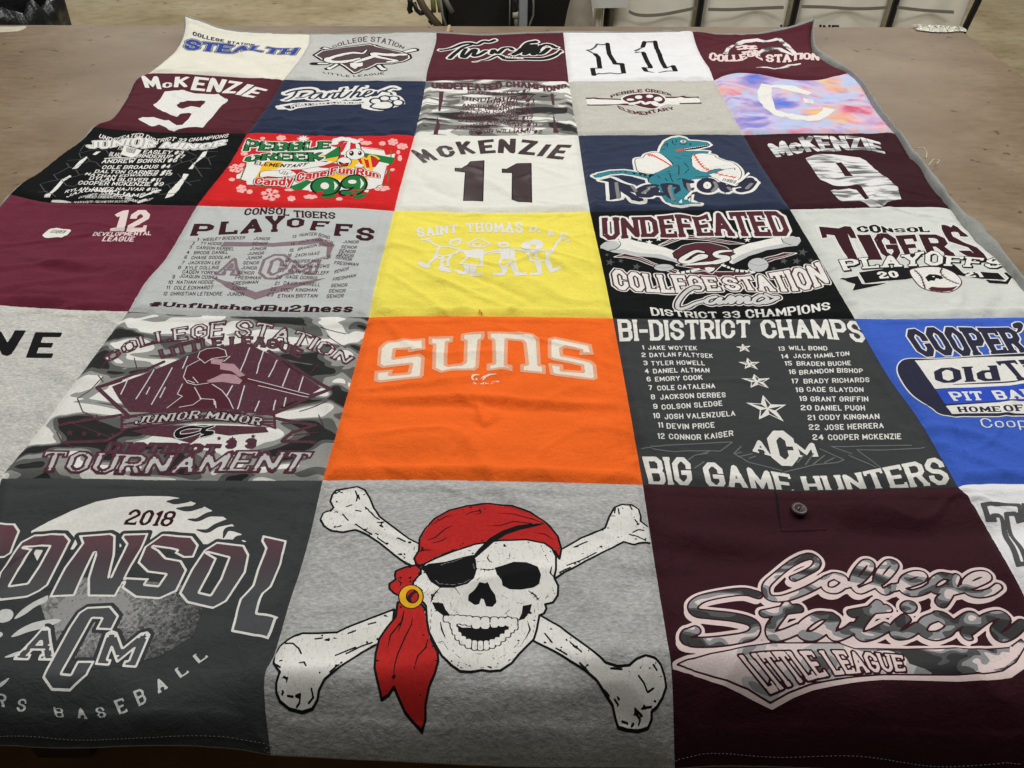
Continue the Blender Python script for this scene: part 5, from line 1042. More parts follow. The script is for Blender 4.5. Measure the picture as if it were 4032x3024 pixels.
# ============================================================ third row
A = Art(2, 0, View(150, 500, 1000, 2212), .0008)
pl = []
for t, b, h in (("UNDEFEATED DISTRICT 33 CHAMPIONS","618,110 760,152 880,122 1050,104 1200,160 1350,140 1500,156 1940,108",38),("RYAN","812,236 862,242",36),("EASLEY #3","1072,272 1300,280 1480,284",38),("BLAKE","722,300 850,312",44),("BINDERUP #7","1003,312 1250,322 1490,322",36),("ANDREW BORSKI #6","648,372 1000,370 1200,366 1415,362",40),("COLE BROADUS #4","648,432 1000,432 1345,422",38),("DALTON CARNES #5","573,472 1000,480 1352,477",34),("NATHAN EDWARDS #13","478,492 700,517 1000,507 1362,497",26),("DYLAN GLOVER #11","518,542 800,557 1248,562",36),("COOPER MCKENZIE #9","403,592 800,602 1275,607",40),("RYLAN JAMES NAJVAR #10","268,680 450,650 650,650 1212,657",32),("JAXON WILLIAMS #2","283,727 500,667 800,692 1010,717 1240,672",34),("COACHES: JASON WILLIAMS,","408,737 600,702 962,722",24),("BRAD URBANCZYK, BRIAN BISHOP","478,732 850,737 1020,777 1162,752",26),("MANAGER: BRANDON BORSKI","355,787 500,782 918,777",26)):
    pl += A.text_polys(t, b, "^22,-%d" % h, Font(1.0, 1.0, .5, 1.5, 1.5))
A.emit("roster_print", [(A.fill(pl), IW)], "white names in a slanting column")
jf = Font(1.3, 1.05, .6, 1.7, 1.2)
jm = U(A.text("JUNIOR", "505,215 620,222 720,218 900,188 1060,218 1190,205", "500,148 640,140 760,140 950,118 1060,108 1225,158", jf), A.text("MINOR", "1250,212 1500,227 1700,228 1915,182", "1308,152 1500,165 1700,172 1935,126", jf))
A.emit("lettering_print", [(jm-.0028, IW), (jm-.0012, IGM), (jm, IW)], "large outlined white word")
for k, q in enumerate(("60,722 110,680 190,600 240,540 330,493 342,510 270,552 205,632 122,722", "348,432 425,350 500,300 512,310 402,425", "558,284 600,253 645,253 590,288", "1298,732 1340,660 1400,600 1470,530 1490,480 1545,485 1495,562 1445,642 1385,705", "1538,432 1600,368 1690,258 1738,243 1712,302 1640,352 1582,432")):
    A.emit("bat_print", [(A.poly(q), IW)])
A.emit("fence_print", [(A.line("500,300 530,350 600,365 640,410;530,350 440,380 370,420;420,270 440,320 500,300;420,270 560,235 620,235;300,345 440,335;290,370 320,410 350,420;320,410 160,490 200,540 330,520 480,480;380,430 420,490;240,540 290,600 370,610 420,580;20,590 200,545;20,590 70,660 180,715;0,668 100,660;640,235 700,240 720,275;1350,420 1450,370 1560,345 1640,310;1450,330 1480,365;1560,345 1620,420 1680,510;1600,420 1770,425;1640,310 1740,320 1825,295;1740,320 1770,390;1700,250 1840,255;1490,545 1570,600;1540,570 1660,545;1430,480 1480,530;1250,545 1300,510;1290,600 1430,565;1330,590 1370,640;1240,695 1420,680;1520,250 1620,295;480,180 430,250;150,762 280,760 370,775", .0016), IGD)], "thin grey wire fence lines")
A.emit("lettering_print", [(A.line("148,764 240,765 350,790;1030,772 1100,745;1050,720 1180,670 1250,650;690,325 790,318 1000,322;600,655 700,662 800,656", .005, True), IW)])
sticker(A, "845,285 882,195 895,193 1062,243 1050,260 1002,308 962,320", "905,262 985,280 1010,232 908,212", 14)
# ---- candy cane print on red
A = Art(2, 1, View(800, 500, 1650, 2212), .001)
def snow(x, y, rx, ry):
    q = []
    for k in range(6):
        a = k*math.pi/3+.3; c, s = math.cos(a), math.sin(a)
        q.append(np.array([[x, y], [x+rx*c, y+ry*s]]))
        for t, l in ((.5, .36), (.75, .28)):
            for sg in (-1, 1): q.append(np.array([[x+rx*c*t, y+ry*s*t], [x+rx*(c*t+l*math.cos(a+sg*.9)), y+ry*(s*t+l*math.sin(a+sg*.9))]]))
    return q
fl = [(690,695,95,62),(340,425,78,42),(392,635,48,40),(800,115,46,26),(610,118,20,12),(422,275,32,18),(476,665,24,20),(905,735,34,26),(1100,717,66,20),(1395,740,26,14),(1670,165,56,20),(1836,170,28,20),(1945,155,48,34),(2040,200,52,30),(1830,630,80,26),(295,540,24,14),(1615,132,22,12),(2000,260,12,18),(2015,320,16,28),(1940,440,18,12),(885,645,45,12),(400,388,20,10)]
A.emit("snowflake_print", [(A.line(sum([snow(*f) for f in fl], []), .0034), IRSN)], "pink snowflakes around the print")
card = A.poly("455,365 500,350 700,330 1000,260 1310,200 1420,215 1620,205 1850,235 1870,290 1968,275 1960,310 1925,360 1890,400 1880,470 1830,610 1700,640 1690,672 1560,650 1300,665 1080,660 1000,640 880,622 700,600 560,592 450,592 440,560 380,530 340,530 345,490 380,478")
A.emit("card_print", [(card, IW)], "white card behind the cane")
yel = A.poly("600,395 700,320 830,350 760,430 640,450 570,520 535,525;1180,290 1420,270 1520,330 1620,330 1560,420 1430,430 1260,440 1400,370 1200,330;1100,560 1260,480 1400,470 1650,480 1705,545 1500,520 1400,545 1200,545 1110,590;1640,330 1760,370 1740,450 1700,440 1640,410")
grn = A.poly("1630,265 1965,318 1935,385 1750,345 1640,320;885,612 1060,545 1120,560 1010,645 930,650;1310,250 1400,190 1440,240 1400,300 1250,330 1200,350 1290,350 1260,362 1180,350;1140,430 1300,400 1390,395 1320,440 1200,450;1190,712 1250,690 1300,678 1385,705 1330,722 1260,735;1520,725 1560,690 1690,688 1650,720 1590,740;460,590 470,625 600,610 880,628 600,620 480,632")
A.emit("patch_print", [(yel, IYEL), (grn, IGREEN)], "yellow and green patches")
cane = A.poly("580,500 590,465 640,450 800,445 1000,440 1240,400 1380,350 1410,280 1400,210 1440,160 1530,145 1600,180 1618,235 1540,250 1470,290 1450,330 1480,370 1390,420 1220,450 1000,490 760,525 640,525 590,520")
strp = A.poly("590,520 660,505 780,515 900,505 760,530 640,528;900,440 1010,440 1080,470 960,490;1180,350 1300,360 1400,380 1440,400 1330,425 1200,420 1100,370;1400,215 1440,165 1480,155 1440,240 1412,270;1510,150 1560,155 1570,235 1500,255;780,445 830,445 900,470 860,490 800,475;1400,285 1450,285 1440,330 1390,320")
A.emit("candy_cane_print", [(cane-.0018, IK), (cane, IW), (both(strp, cane), ICRED)], "striped candy cane with a face")
face = A.poly([El(1560, 280, 92, 56)]); chin = A.poly([El(1445, 358, 70, 46)])
A.emit("candy_cane_print", [(U(face, chin)-.0016, IK), (U(face, chin), IW), (U(A.poly([El(1520, 270, 24, 26), El(1606, 270, 20, 22)]), A.poly("1385,350 1440,375 1500,365 1480,400 1430,405 1395,385")), IK), (A.poly([El(1513, 262, 9, 9), El(1600, 262, 8, 8)]), IW), (A.poly([El(1440, 387, 34, 10)]), ICRED)])
A.emit("gift_print", [(A.poly("1590,330 1700,300 1810,340 1760,410 1640,420")-.0012, IK), (A.poly("1590,330 1700,300 1810,340 1760,410 1640,420"), ICRED), (A.line("1630,325 1660,415;1700,300 1720,412;1640,310 1680,330 1710,290 1760,300 1800,330", .005, True), IYEL), (A.poly([El(1600, 398, 42, 20)]), IW)])
A.emit("hat_trim_print", [(U(A.poly([star_at(1025, 122, 78, 34), star_at(1025, 120, 70, 34, .6)]), A.poly([El(x, y, 48, 20) for x, y in ((1340, 165), (1370, 135), (1420, 122), (1480, 128), (1530, 140), (1560, 150))])), IW)])
hand = A.poly([El(845, 460, 66, 24)]); A.emit("hand_print", [(hand-.001, IK), (hand, IW), (A.line("800,480 830,450;825,488 850,455;850,490 870,462", .0016), IK)])
pf = Font(1.35, 1.05, .3, 1.7, 1.0)
pc = U(A.text("PEBBLE", "412,245 600,243 850,247 1000,243 1300,222", "452,128 640,152 850,160 1000,152 1310,150", pf), A.text("CREEK", "422,362 650,342 900,352 1150,352 1230,320", "452,300 700,268 950,262 1220,262", pf))
A.emit("lettering_print", [(pc-.0046, IW), (pc-.0018, IK), (pc+.0004, IGREEN)], "green block letters edged in black and white")
A.emit("sparkle_print", [(A.line(sum([[np.array([[x-22, y], [x+22, y]]), np.array([[x-4, y-20], [x+4, y+20]]), np.array([[x-10, y+8], [x+10, y-8]])] for x, y in ((460,165),(640,165),(780,180),(932,165),(1068,195),(700,262),(800,290),(965,295),(505,300),(1240,545),(1505,512))], []), .002), IW)])
A.emit("lettering_print", [(A.text("ELEMENTARY", "520,385 700,408 900,417 1050,402", "532,352 700,368 900,383 1092,363", Font(1.2, 1.1, .3, 1.5, 1.2)), IMARD)])
fun = A.text("Candy Cane Fun Run", "520,590 700,600 880,595 1000,555 1280,500 1400,482 1600,495 1800,522", "540,520 750,525 900,500 1000,470 1280,425 1400,410 1650,425 1800,470", Font(1.4, 1.2, .2, 1.5, .8, sp=3))
A.emit("lettering_print", [(fun-.0034, IK), (fun-.0018, IW), (fun, ICRED)], "red waving lettering")
nn = U(cut(A.poly([El(1255, 608, 138, 86)]), A.poly([El(1246, 604, 48, 38)])), cut(A.poly("1425,575 1480,518 1570,498 1640,528 1665,590 1630,655 1550,692 1425,692 1420,660 1500,652 1550,618 1460,622", True), A.poly([El(1528, 563, 48, 24)])))
A.emit("number_print", [(nn-.0042, IK), (nn, IGREEN), (U(A.line("1340,560 1362,600 1345,645;1610,530 1632,580 1610,630", .006, True, [.2, 1, .2]), A.poly([El(1246, 604, 44, 35), El(1528, 563, 44, 21)])), IW)], "green number nought nine")
A.emit("berry_print", [(A.poly([El(1195, 680, 34, 22), El(1480, 716, 34, 20), El(1550, 690, 24, 16)]), ICRED)])
A.emit("dash_line_print", [(A.line([np.array([[a+(c-a)*t/n, b+(d-b)*t/n], [a+(c-a)*(t+.5)/n, b+(d-b)*(t+.5)/n]]) for a, b, c, d, n in ((1640,215,1850,240,12),(1885,400,1835,605,12),(1690,640,1500,655,9),(380,540,450,560,4),(440,370,390,520,8),(1080,655,1020,650,3)) for t in range(n)], .003), ICRED), (A.line("1925,240 1925,310;1830,190 1820,225;440,395 375,560;1905,440 1890,580;1770,625 1800,600 1870,590", .002), IGREEN)])
# ---- shiny number on white
A = Art(2, 2, View(1550, 500, 2400, 2212), .0011)
pl = []
BK = Font(1.6, 1.25, 0, 0, .8)
for ch, b, t in (("M","305,372 458,335","163,236 315,224"),("C","498,324 645,290","413,205 585,184"),("K","688,282 848,276","630,154 785,141"),("E","888,277 1048,266","860,141 1022,124"),("N","1066,267 1246,274","1078,121 1253,121"),("Z","1273,278 1442,292","1318,127 1482,146"),("I","1463,299 1525,301","1560,178 1620,181"),("E","1560,318 1732,337","1680,180 1828,184")): pl += A.text_polys(ch, b, t, BK)
A.emit("name_print", [(A.fill(pl), IGLOSS)], "shiny dark arched surname")
for q in ("632,422 700,425 750,395 790,355 925,345 912,760 718,755 738,465 632,452", "1115,430 1160,432 1210,405 1265,375 1407,372 1413,773 1280,765 1215,742 1218,470 1115,468"):
    d_ = A.poly(q); A.emit("number_print", [(d_-.0012, IK), (d_+.0006, IGLOSS)])
# ---- teal dinosaur on navy
A = Art(2, 3, View(2300, 500, 3100, 2212), .001)
dino = A.poly("820,280 840,220 880,160 960,120 1040,112 1100,125 1140,150 1240,155 1340,168 1372,195 1345,212 1250,235 1130,250 1090,262 1200,262 1300,262 1355,268 1345,287 1260,290 1180,300 1163,350 1180,430 1250,480 1330,495 1420,460 1500,452 1520,468 1450,490 1350,520 1392,540 1300,562 1180,572 1120,590 1110,660 1155,700 1095,760 1080,790 1190,812 1270,835 1150,838 1060,850 960,842 895,820 850,760 830,700 780,640 700,602 690,562 560,532 420,508 280,518 180,548 120,552 95,532 150,508 290,478 430,472 560,492 700,520 760,515 830,480 930,430 980,420 950,380 880,320")
ballp = A.poly("560,352 640,336 675,300 780,277 860,310 965,420 880,480 760,512 600,492 565,430;1163,320 1240,290 1320,290 1420,312 1440,336 1530,370 1620,392 1690,450 1712,510 1680,572 1560,600 1380,545 1250,500 1180,430", True)
rl = A.poly("170,580 285,553 520,640 568,690 545,718 490,705 648,800 600,812 520,798 395,700 400,768 280,797 268,600;830,620 905,612 960,615 1035,632 1052,690 985,735 975,690 1010,660 955,650 930,690 950,760 1000,815 900,760 850,690;1065,560 1120,575 1190,585 1200,610 1135,620 1150,670 1200,660 1190,690 1130,700 1085,650")
rl = U(rl, U(A.line("770,640 690,645 610,690 620,745 700,750 770,670 765,720 835,735", .016, True), U(cut(A.poly([El(1345, 637, 120, 82)]), A.poly([El(1340, 637, 46, 40)])), A.line("1490,620 1540,690 1570,650 1640,640;1800,575 1720,610 1730,640 1830,600 1770,670 1700,690", .017, True))))
wb = U(U(dino, ballp), rl-.0012)
A.emit("outline_print", [(wb-.0058, IW)])
A.emit("baseball_print", [(ring_(ballp, .0012, .0004), IK), (A.line([np.array([[690,300],[760,312],[850,360],[950,425]])]+[np.array([[x-8, y-10], [x+12, y+14]]) for x, y in ((700,305),(725,305),(750,310),(775,322),(800,335),(825,350),(850,362),(875,378),(900,393),(925,410),(945,422))]+[np.array([[1195,300],[1245,380],[1315,450],[1395,490],[1500,525],[1640,550]])]+[np.array([[x-14, y+6], [x+14, y-8]]) for x, y in ((1200,310),(1215,335),(1230,360),(1250,385),(1270,408),(1292,430),(1316,450),(1340,466),(1366,480),(1394,490),(1440,505),(1490,522),(1540,535),(1600,545),(1640,552))], .0028), IORED)], "baseball with red stitches")
A.emit("dinosaur_print", [(dino-.0006, IK), (dino+.0004, ITEAL)], "teal dinosaur with open jaws")
A.emit("dinosaur_print", [(U(A.poly("985,262 1060,238 1180,228 1340,192 1368,200 1345,215 1250,238 1120,256 1000,268"), U(A.line("870,200 905,180 900,220;960,150 970,185 1000,190;1000,140 1005,165;840,250 880,240;1040,180 1080,195 1120,180;1145,180 1155,195 1165,180;990,330 1050,345;1060,310 1140,320;1000,420 1030,430 1030,520;1090,390 1135,440;900,500 930,510 950,570 970,600;880,560 910,590;800,530 830,560;1140,460 1100,500;760,520 700,560 700,590;1210,545 1300,540 1390,535;1170,350 1165,380;820,640 860,660;1010,580 1050,560;940,480 900,490 ", .0018, True), A.poly("430,485 450,500 470,488;520,497 545,520 570,502;590,505 610,535 640,510;640,512 660,548 690,520;700,522 710,560 750,522;380,482 395,498 410,484;330,484 345,498 360,486;290,490 300,502 315,490"))), IK),
    (A.poly("985,262 1035,240 1092,238 1080,260 1010,266"), IORED), (A.poly([El(1078, 158, 32, 14)]), IW), (A.poly([El(1080, 158, 14, 12)]), IORED), (U(A.dots(" ".join("%d,%d" % (1100+k*22, 240-k*3.6) for k in range(12)), .0034), A.dots(" ".join("%d,%d" % (1095+k*20, 256-k*1.2) for k in range(9)), .003)), IW), (U(A.poly("1125,790 1160,742 1202,733 1190,790 1235,828 1165,820;1030,822 1062,785 1068,830;975,800 1010,835 990,830"), A.line("1500,455 1590,450 1635,455;1400,540 1470,540", .005)), IW), (A.line("1478,468 1580,455 1640,448 1640,470;1125,795 1165,750 1160,815", .0014), IK)])
A.emit("lettering_print", [(rl-.0004, IK if False else INAVY), (both(A.line("350,610 372,770;520,640 560,700;640,720 700,680;940,640 930,680 970,790;1130,620 1150,690;1420,600 1440,650 1400,700;1570,660 1600,690;760,650 700,660;1770,670 1820,620", .007, True), rl-.003), IGM), (A.poly("1440,725 1470,712 1490,730;1510,720 1540,712 1545,730;1590,728 1620,712 1670,730"), ITEAL)], "navy brush lettering edged in white")
sticker(A, "1452,585 1488,538 1560,545 1712,592 1660,645 1640,650", "1500,590 1640,625 1665,590 1520,560", 14, "crinkled white barcode label")
A.emit("barcode_label", [(A.poly("1640,640 1700,580 1785,503 1805,520 1760,560 1700,610"), STICK)], None, lift=.002)
# ---- camouflage number on dark maroon
A = Art(2, 4, View(2700, 100, 3600, 1866), .0011)
A.emit("name_print", [(A.text("McKENZIE", "738,1077 880,1057 1000,1032 1200,1030 1450,1017 1632,1050", "658,968 800,938 900,923 1000,903 1200,903 1400,908 1585,955", Font(1.7, 1.3, 0, 0, .4)), ICAMO2)], "camouflage arched surname")
nine = A.poly("978,1085 1050,1058 1200,1053 1300,1065 1420,1080 1470,1105 1520,1150 1600,1220 1735,1330 1760,1420 1720,1425 1650,1442 1560,1492 1500,1482 1400,1432 1280,1437 1183,1350 1240,1330 1300,1322 1200,1305 1100,1260 1040,1180")
nine = cut(nine, A.poly("1222,1125 1270,1118 1368,1232 1300,1232;1180,1335 1240,1312 1310,1312 1400,1300 1432,1312 1502,1412 1465,1422 1395,1345 1330,1332 1240,1345"))
A.emit("number_print", [(nine, ICAMO2)], "camouflage number nine")
# ============================================================ second row
A = Art(1, 0, View(500, 250, 1200, 2212), .0013)
pl = []
for ch, b, t in (("M","225,300 432,323","172,153 385,158"),("C","438,308 562,296","448,238 562,236"),("K","582,296 752,298","600,168 785,163"),("E","790,330 965,348","845,163 1025,183"),("N","983,352 1165,364","1045,173 1248,205"),("Z","1178,370 1345,374","1275,213 1442,235"),("I","1345,388 1410,396","1500,256 1585,270"),("E","1416,405 1582,430","1595,288 1758,327")): pl += A.text_polys(ch, b, t, BLOCK)
A.emit("name_print", [(A.fill(pl), IW)], "white arched surname")
nine = cut(A.poly("470,350 600,337 720,335 850,375 1000,382 1140,380 1258,455 1160,545 1060,670 945,800 860,790 760,795 640,820 590,848 520,828 460,785 400,760 310,785 240,750 138,690 200,668 330,668 400,690 470,710 520,705 560,735 620,770 690,765 760,700 805,625 700,620 620,665 540,640 430,590 328,520"), A.poly("618,520 670,480 980,470 910,552 800,532 690,565 640,550"))
A.emit("number_print", [(nine, IW)], "big white number nine")
A = Art(1, 1, View(950, 100, 1750, 2212), .0012)
PS = "490,742 560,718 700,700 785,705 800,735 700,778 600,792;610,715 560,780 480,815;880,735 800,745 740,790 800,800 880,740 860,790 910,795 960,740 930,790;945,770 1000,735 1020,745 990,790 1040,785 1120,690;1010,735 1110,725;1120,690 1060,780 1110,785 1200,720;1340,660 1290,670 1190,785;1200,770 1270,725 1290,740 1260,780 1310,775;1310,770 1400,735 1420,715 1380,715 1330,765 1360,782 1440,750;1430,770 1470,720 1460,770 1530,715 1560,720;1690,690 1640,685 1570,715 1630,735 1620,765 1530,768"
pt = A.line(PS, .0062, True)
A.emit("script_print", [(pt-.0088, IW), (pt, NAVY)], "white script name")
tl = A.poly("368,890 420,868 620,842 1000,820 1340,822 1340,852 1000,862 620,902 520,927 400,917"); inn = A.poly("450,880 620,852 1000,832 1335,832 1335,845 1000,852 620,890 560,910 490,905")
paw = A.poly("1320,800 1400,782 1550,762 1720,768 1785,845 1740,872 1640,902 1500,932 1330,905 1310,872", True); pads = A.poly([El(1465, 826, 50, 26), El(1562, 796, 46, 22), El(1662, 796, 42, 20), El(1706, 842, 48, 26)]); main = A.poly("1420,885 1500,842 1600,835 1645,870 1600,902 1500,905", True)
A.emit("tail_print", [(U(tl, paw), IW), (U(inn+.0004, U(pads, main)-.0052), NAVY), (U(pads, main), IW), (A.text("PEBBLE CREEK ELEMENTARY", "545,908 750,872 1000,862 1325,852", "530,868 740,845 1000,838 1325,826", Font(1.2, 1.1, .3, 1.6, 1.0)), IW)], "white paw print with a tail banner")
A = Art(1, 2, View(1600, 90, 2300, 2212), .0012)
pl = []
wf = Font(1.0, 1.0, .8, 1.7, 1.8)
for t, b in (("BLAKE EASLEY #3","760,885 1000,902 1200,905 1400,885 1540,850"),("BINDERUP #7","690,955 900,985 1050,965 1300,962 1590,935"),("BISHOP #1","1000,1005 1200,985 1590,988"),("ANDREW BORSKI #6","690,1045 1000,1062 1180,1010 1400,1045 1595,1038"),("COLE BROADUS #4","700,1092 1000,1092 1200,1045 1350,1097 1560,1092"),("DALTON CARNES #5","663,1143 1000,1142 1230,1085 1350,1143 1580,1142"),("NATHAN EDWARDS #13","593,1182 1000,1188 1220,1135 1400,1202 1570,1192"),("DYLAN GLOVER #11","650,1235 1000,1232 1200,1168 1380,1242 1560,1250"),("JAMES NAJVAR #9","590,1335 900,1292 1150,1235 1400,1290 1625,1292"),("RYLAND URBANCZYK #10","780,1375 1000,1315 1200,1265 1400,1342 1590,1346"),("JAXON WILLIAMS #2","780,1400 1000,1372 1370,1374 1690,1378")):
    pl += A.text_polys(t, b, "^6,-44", wf)
pl += A.text_polys("UNDEFEATED CHAMPIONS", "318,815 700,835 1000,842 1300,802 1600,825 1780,858 2000,805", "308,748 700,742 1000,758 1250,733 1500,733 1750,782 2000,758", Font(1.6, 1.2, .5, 1.9, .5))
A.emit("roster_print", [(A.fill(pl), IMARC)], "maroon names rippling over camouflage")
for q in ("408,860 465,850 455,950 425,1095 398,1100", "382,1170 422,1280 392,1390 338,1388 368,1280", "1788,880 1832,880 1845,1020 1818,1030", "1828,1120 1855,1230 1895,1370 1828,1368"): A.emit("bat_print", [(A.poly(q), IMARC)])
A = Art(1, 3, View(2200, 90, 3000, 2212), .0012)
bar = A.poly("293,815 700,830 1150,805 1520,803 1557,880 1300,884 900,905 313,900"); bw = A.poly("300,830 700,842 1150,820 1525,820 1547,868 1300,872 900,892 308,886")
circ = A.poly("695,832 780,785 950,770 1085,780 1155,830 1140,872 1050,932 930,922 820,890", True)
A.emit("badge_print", [(bar, IMAR), (bw, IWC), (circ-.004, IW), (circ, IMAR), (A.poly([El(780, 837, 42, 13), El(870, 810, 40, 20), El(990, 801, 38, 18), El(1082, 831, 46, 25)]), IW), (A.line("780,885 850,870 900,855 940,885 1000,865 1040,890 1090,905 1180,885 1300,882;1040,860 1100,890 1200,870", .009, True), IW)], "maroon paw badge on a white bar")
A.emit("lettering_print", [(U(A.text("PEBBLE CREEK", "572,818 700,780 880,758 1000,757 1150,778 1232,802", "558,793 690,750 860,727 970,717 1120,745 1232,778", Font(1.3, 1.1, .5, 1.7, 1.0)), A.text("ELEMENTARY", "660,940 800,988 940,1002 1050,980 1265,942", "630,898 780,950 930,965 1030,945 1240,915", Font(1.3, 1.1, .5, 1.7, 1.0))), IMAR)], "maroon letters curving round the badge")
A = Art(1, 4, View(2700, 100, 3600, 1866), .0012)
A.emit("letter_print", [(A.poly("618,475 700,488 800,485 900,498 960,528 1037,550 1000,572 880,545 750,510 703,510 700,580 735,690 850,722 990,742 1070,727 1120,692 1120,668 1222,690 1160,742 1090,777 990,782 850,767 720,732 638,672 590,600 584,540;958,593 1030,608 1047,642 968,637"), IW)], "large white letter C")
# ============================================================ far row
A = Art(0, 0, View(600, 60, 1300, 2212), .0012)
ht = Font(1.5, 1.3, 0, 0, 1.3)
A.emit("lettering_print", [(U(A.text("COLLEGE", "498,252 700,307 892,338", "507,200 700,260 897,305", ht), A.text("STATION", "928,347 1050,364 1262,382", "940,315 1060,333 1278,360", ht)), INAVY)])
stl = A.text("STEALTH", "385,428 600,442 850,467 1000,472 1150,440 1250,440 1450,477 1770,494", "430,288 650,333 900,355 1050,375 1200,383 1380,385 1560,412 1832,408", Font(1.4, 1.3, .5, 1.7, .5))
A.emit("lettering_print", [(stl-.0040, IK), (stl-.0020, IGR), (stl, IBLUE)], "blue slanted word edged in grey and black")
A = Art(0, 1, View(950, 100, 1750, 2212), .0013)
sh_ = A.poly("798,325 880,275 1150,235 1400,205 1560,250 1740,290 1825,320 1837,355 1760,395 1640,415 1480,420 1350,480 1225,522 1110,440 1060,410 880,377")
A.emit("bat_print", [(A.line("900,245 1010,270", .022), IK), (A.line("1745,300 1880,268", .03, False, [.6, 1]), IK), (A.line("910,248 1000,268", .013), IW), (A.line("1750,298 1875,268", .018, False, [.6, 1]), IW), (A.line("1040,425 950,472;1470,415 1545,482;790,418 930,416", .022), IK), (A.line("1040,425 960,470;1470,415 1540,478;850,416 930,416", .010), IW), (A.poly([El(960, 468, 26, 14), El(1548, 478, 34, 12)]), IW)], "crossed bats behind the shield")
c1 = A.line("1365,268 1320,305 1200,300 1020,340 935,372 1000,398 1150,392 1280,362", .018, True, [.2, .8, 1, 1, 1, .5]); c2 = A.line("1785,318 1600,322 1440,308 1480,342 1600,368 1690,385 1600,398;1440,338 1340,370 1240,402", .016, True, [.8, 1, 1, .7])
A.emit("shield_print", [(sh_-.006, IK), (sh_, IW), (sh_+.004, ITAUPE), (U(c1, c2)-.004, IK), (U(c1, c2), IW), (A.poly("1183,415 1322,405 1322,440 1240,477 1188,447"), IW)], "maroon shield with script letters and a plate")
A.emit("lettering_print", [(U(A.text("COLLEGE STATION", "1000,247 1150,207 1300,182 1450,182 1600,212 1762,257", "985,226 1130,165 1300,127 1450,124 1620,150 1782,235", SANS), A.text("LITTLE LEAGUE", "895,522 1100,557 1250,562 1562,532", "888,503 1100,535 1250,540 1552,510", SANS)), ITAUPE)], "taupe letters curving round the shield")
A = Art(0, 2, View(1600, 90, 2300, 2212), .0012)
tw = U(A.line("430,345 560,320 700,268 790,255 880,272 960,235 1030,240 1095,218;795,278 700,310 600,385 540,440;740,325 695,400 720,432 830,335 865,345 835,405 900,400 990,350;1060,385 1085,340 1135,380 1210,322 1285,312 1320,335", .0125, True), A.line("1610,238 1500,262 1400,365 1320,388;1535,275 1470,392 1560,335 1605,272 1575,395 1640,350;1860,308 1750,272 1660,302 1620,372 1680,385 1765,322", .015, True))
rb = A.line("840,485 1000,460 1140,405 1250,452 1450,448 1700,448 1850,402 1925,345", .017, True, [.2, .5, .6, 1, 1, 1, 1, .5])
A.emit("script_print", [(U(tw, rb)-.0048, IW), (U(tw, rb), IK), (A.text("STATION", "1225,440 1455,455", "1235,412 1458,432", BLOCK), IW)], "black script edged in white with a tail")
A = Art(0, 3, View(2200, 90, 3000, 2212), .0013)
A.emit("number_print", [(A.line("305,297 350,294 395,265 418,232 470,240 532,230;395,338 340,312 305,297;440,550 470,556 560,546 640,556 710,548;440,552 380,570;365,496 450,492", .0062), IGD), (A.line("532,230 548,335 612,445 690,450 708,545;395,338 430,372 448,490;368,500 382,568", .0125), IK)])
A.emit("number_print", [(A.line("832,305 870,290 912,262 935,210 1050,205;840,322 920,322;925,490 1000,490;950,525 1030,540;1095,540 1180,525 1272,525;1165,490 1245,467", .0062), IGD), (A.line("1050,208 1160,488;920,324 1000,486;925,492 950,525;1245,470 1270,522;915,260 932,212", .0125), IK)])
A = Art(0, 4, View(2700, 120, 3300, 1270), .0013)
cp = A.poly("308,197 340,145 420,103 480,78 600,66 660,85 780,58 802,72 872,130 942,202 900,202 820,132 772,82 650,102 590,92 490,107 400,132 362,162 352,197;585,190 640,155 700,138 760,135 830,165 900,198 880,205 820,185 750,165 700,170 640,192 600,215;578,313 640,303 680,304 740,318 780,310 850,285 960,272 960,282 870,302 800,318 740,325 680,314")
A.emit("cap_print", [(cp, ICAMO3), (A.line("430,140 480,130 580,132;440,158 500,150 585,150;480,185 540,172;500,130 490,155;560,132 540,155", .010), IPINK)], "camouflage cap outline")
tl = U(A.text("COLLEGE", "193,242 260,257 400,257 460,252 560,217 640,250", "205,182 320,203 430,203 500,190 570,162 612,178", SIDE), A.text("STATION", "673,262 850,265 960,240 1110,252", "668,203 850,198 960,188 1115,192", SIDE))
A.emit("lettering_print", [(tl-.001, IPINK), (tl+.0032, ICAMO3)], "broken camouflage lettering")
Art.finish()
# ------------------------------------------------------------ small loose things on the cloth and table
def thread(pts, r, mat, parent, z=.012):
    w = [on_plane([p], z)[0] for p in pts]; q = np.array([[p[0], p[1], z+.006*math.sin(i*1.7)] for i, p in enumerate(w)])
    q = np.column_stack([smooth_poly(q[:, :2], 24), np.interp(np.linspace(0, 1, 24), np.linspace(0, 1, len(q)), q[:, 2])])
    v, f = tube_vf(q, r, 6); return mesh_py("loose_thread", v, f, mat, parent, True)
TH = plain("pale_thread", srgb(205, 196, 178), .8)
thread([(3606, 584), (3630, 590), (3650, 602), (3646, 618), (3636, 622)], .0009, TH, quilt, .02)
thread([(3655, 652), (3680, 632), (3702, 626), (3690, 636)], .0009, TH, quilt, .012)
# stitched hem line along the hanging edge
hp = np.vstack([on_quilt(P("0,2901 300,2915 600,2905 900,2905 1066,2938")), on_quilt(P("1066,2966 1500,2975 2016,2978 2400,2994 2655,2999")), on_quilt(P("2660,2996 2927,2974 3474,2990 4030,3010"))])
v, f = [], []
hs = smooth_poly(hp, 520)
for i in range(0, 518, 2):
    a, b = hs[i], hs[i+1]; za = float(zlook(a[:1], a[1:])[0])+.0006; zb = float(zlook(b[:1], b[1:])[0])+.0006
    vv, ff = tube_vf([(a[0], a[1], za), (b[0], b[1], zb)], .0004, 4, len(v)); v += vv; f += ff
mesh_py("hem_stitching", v, f, plain("grey_stitch_thread", srgb(92, 90, 88), .8), quilt)
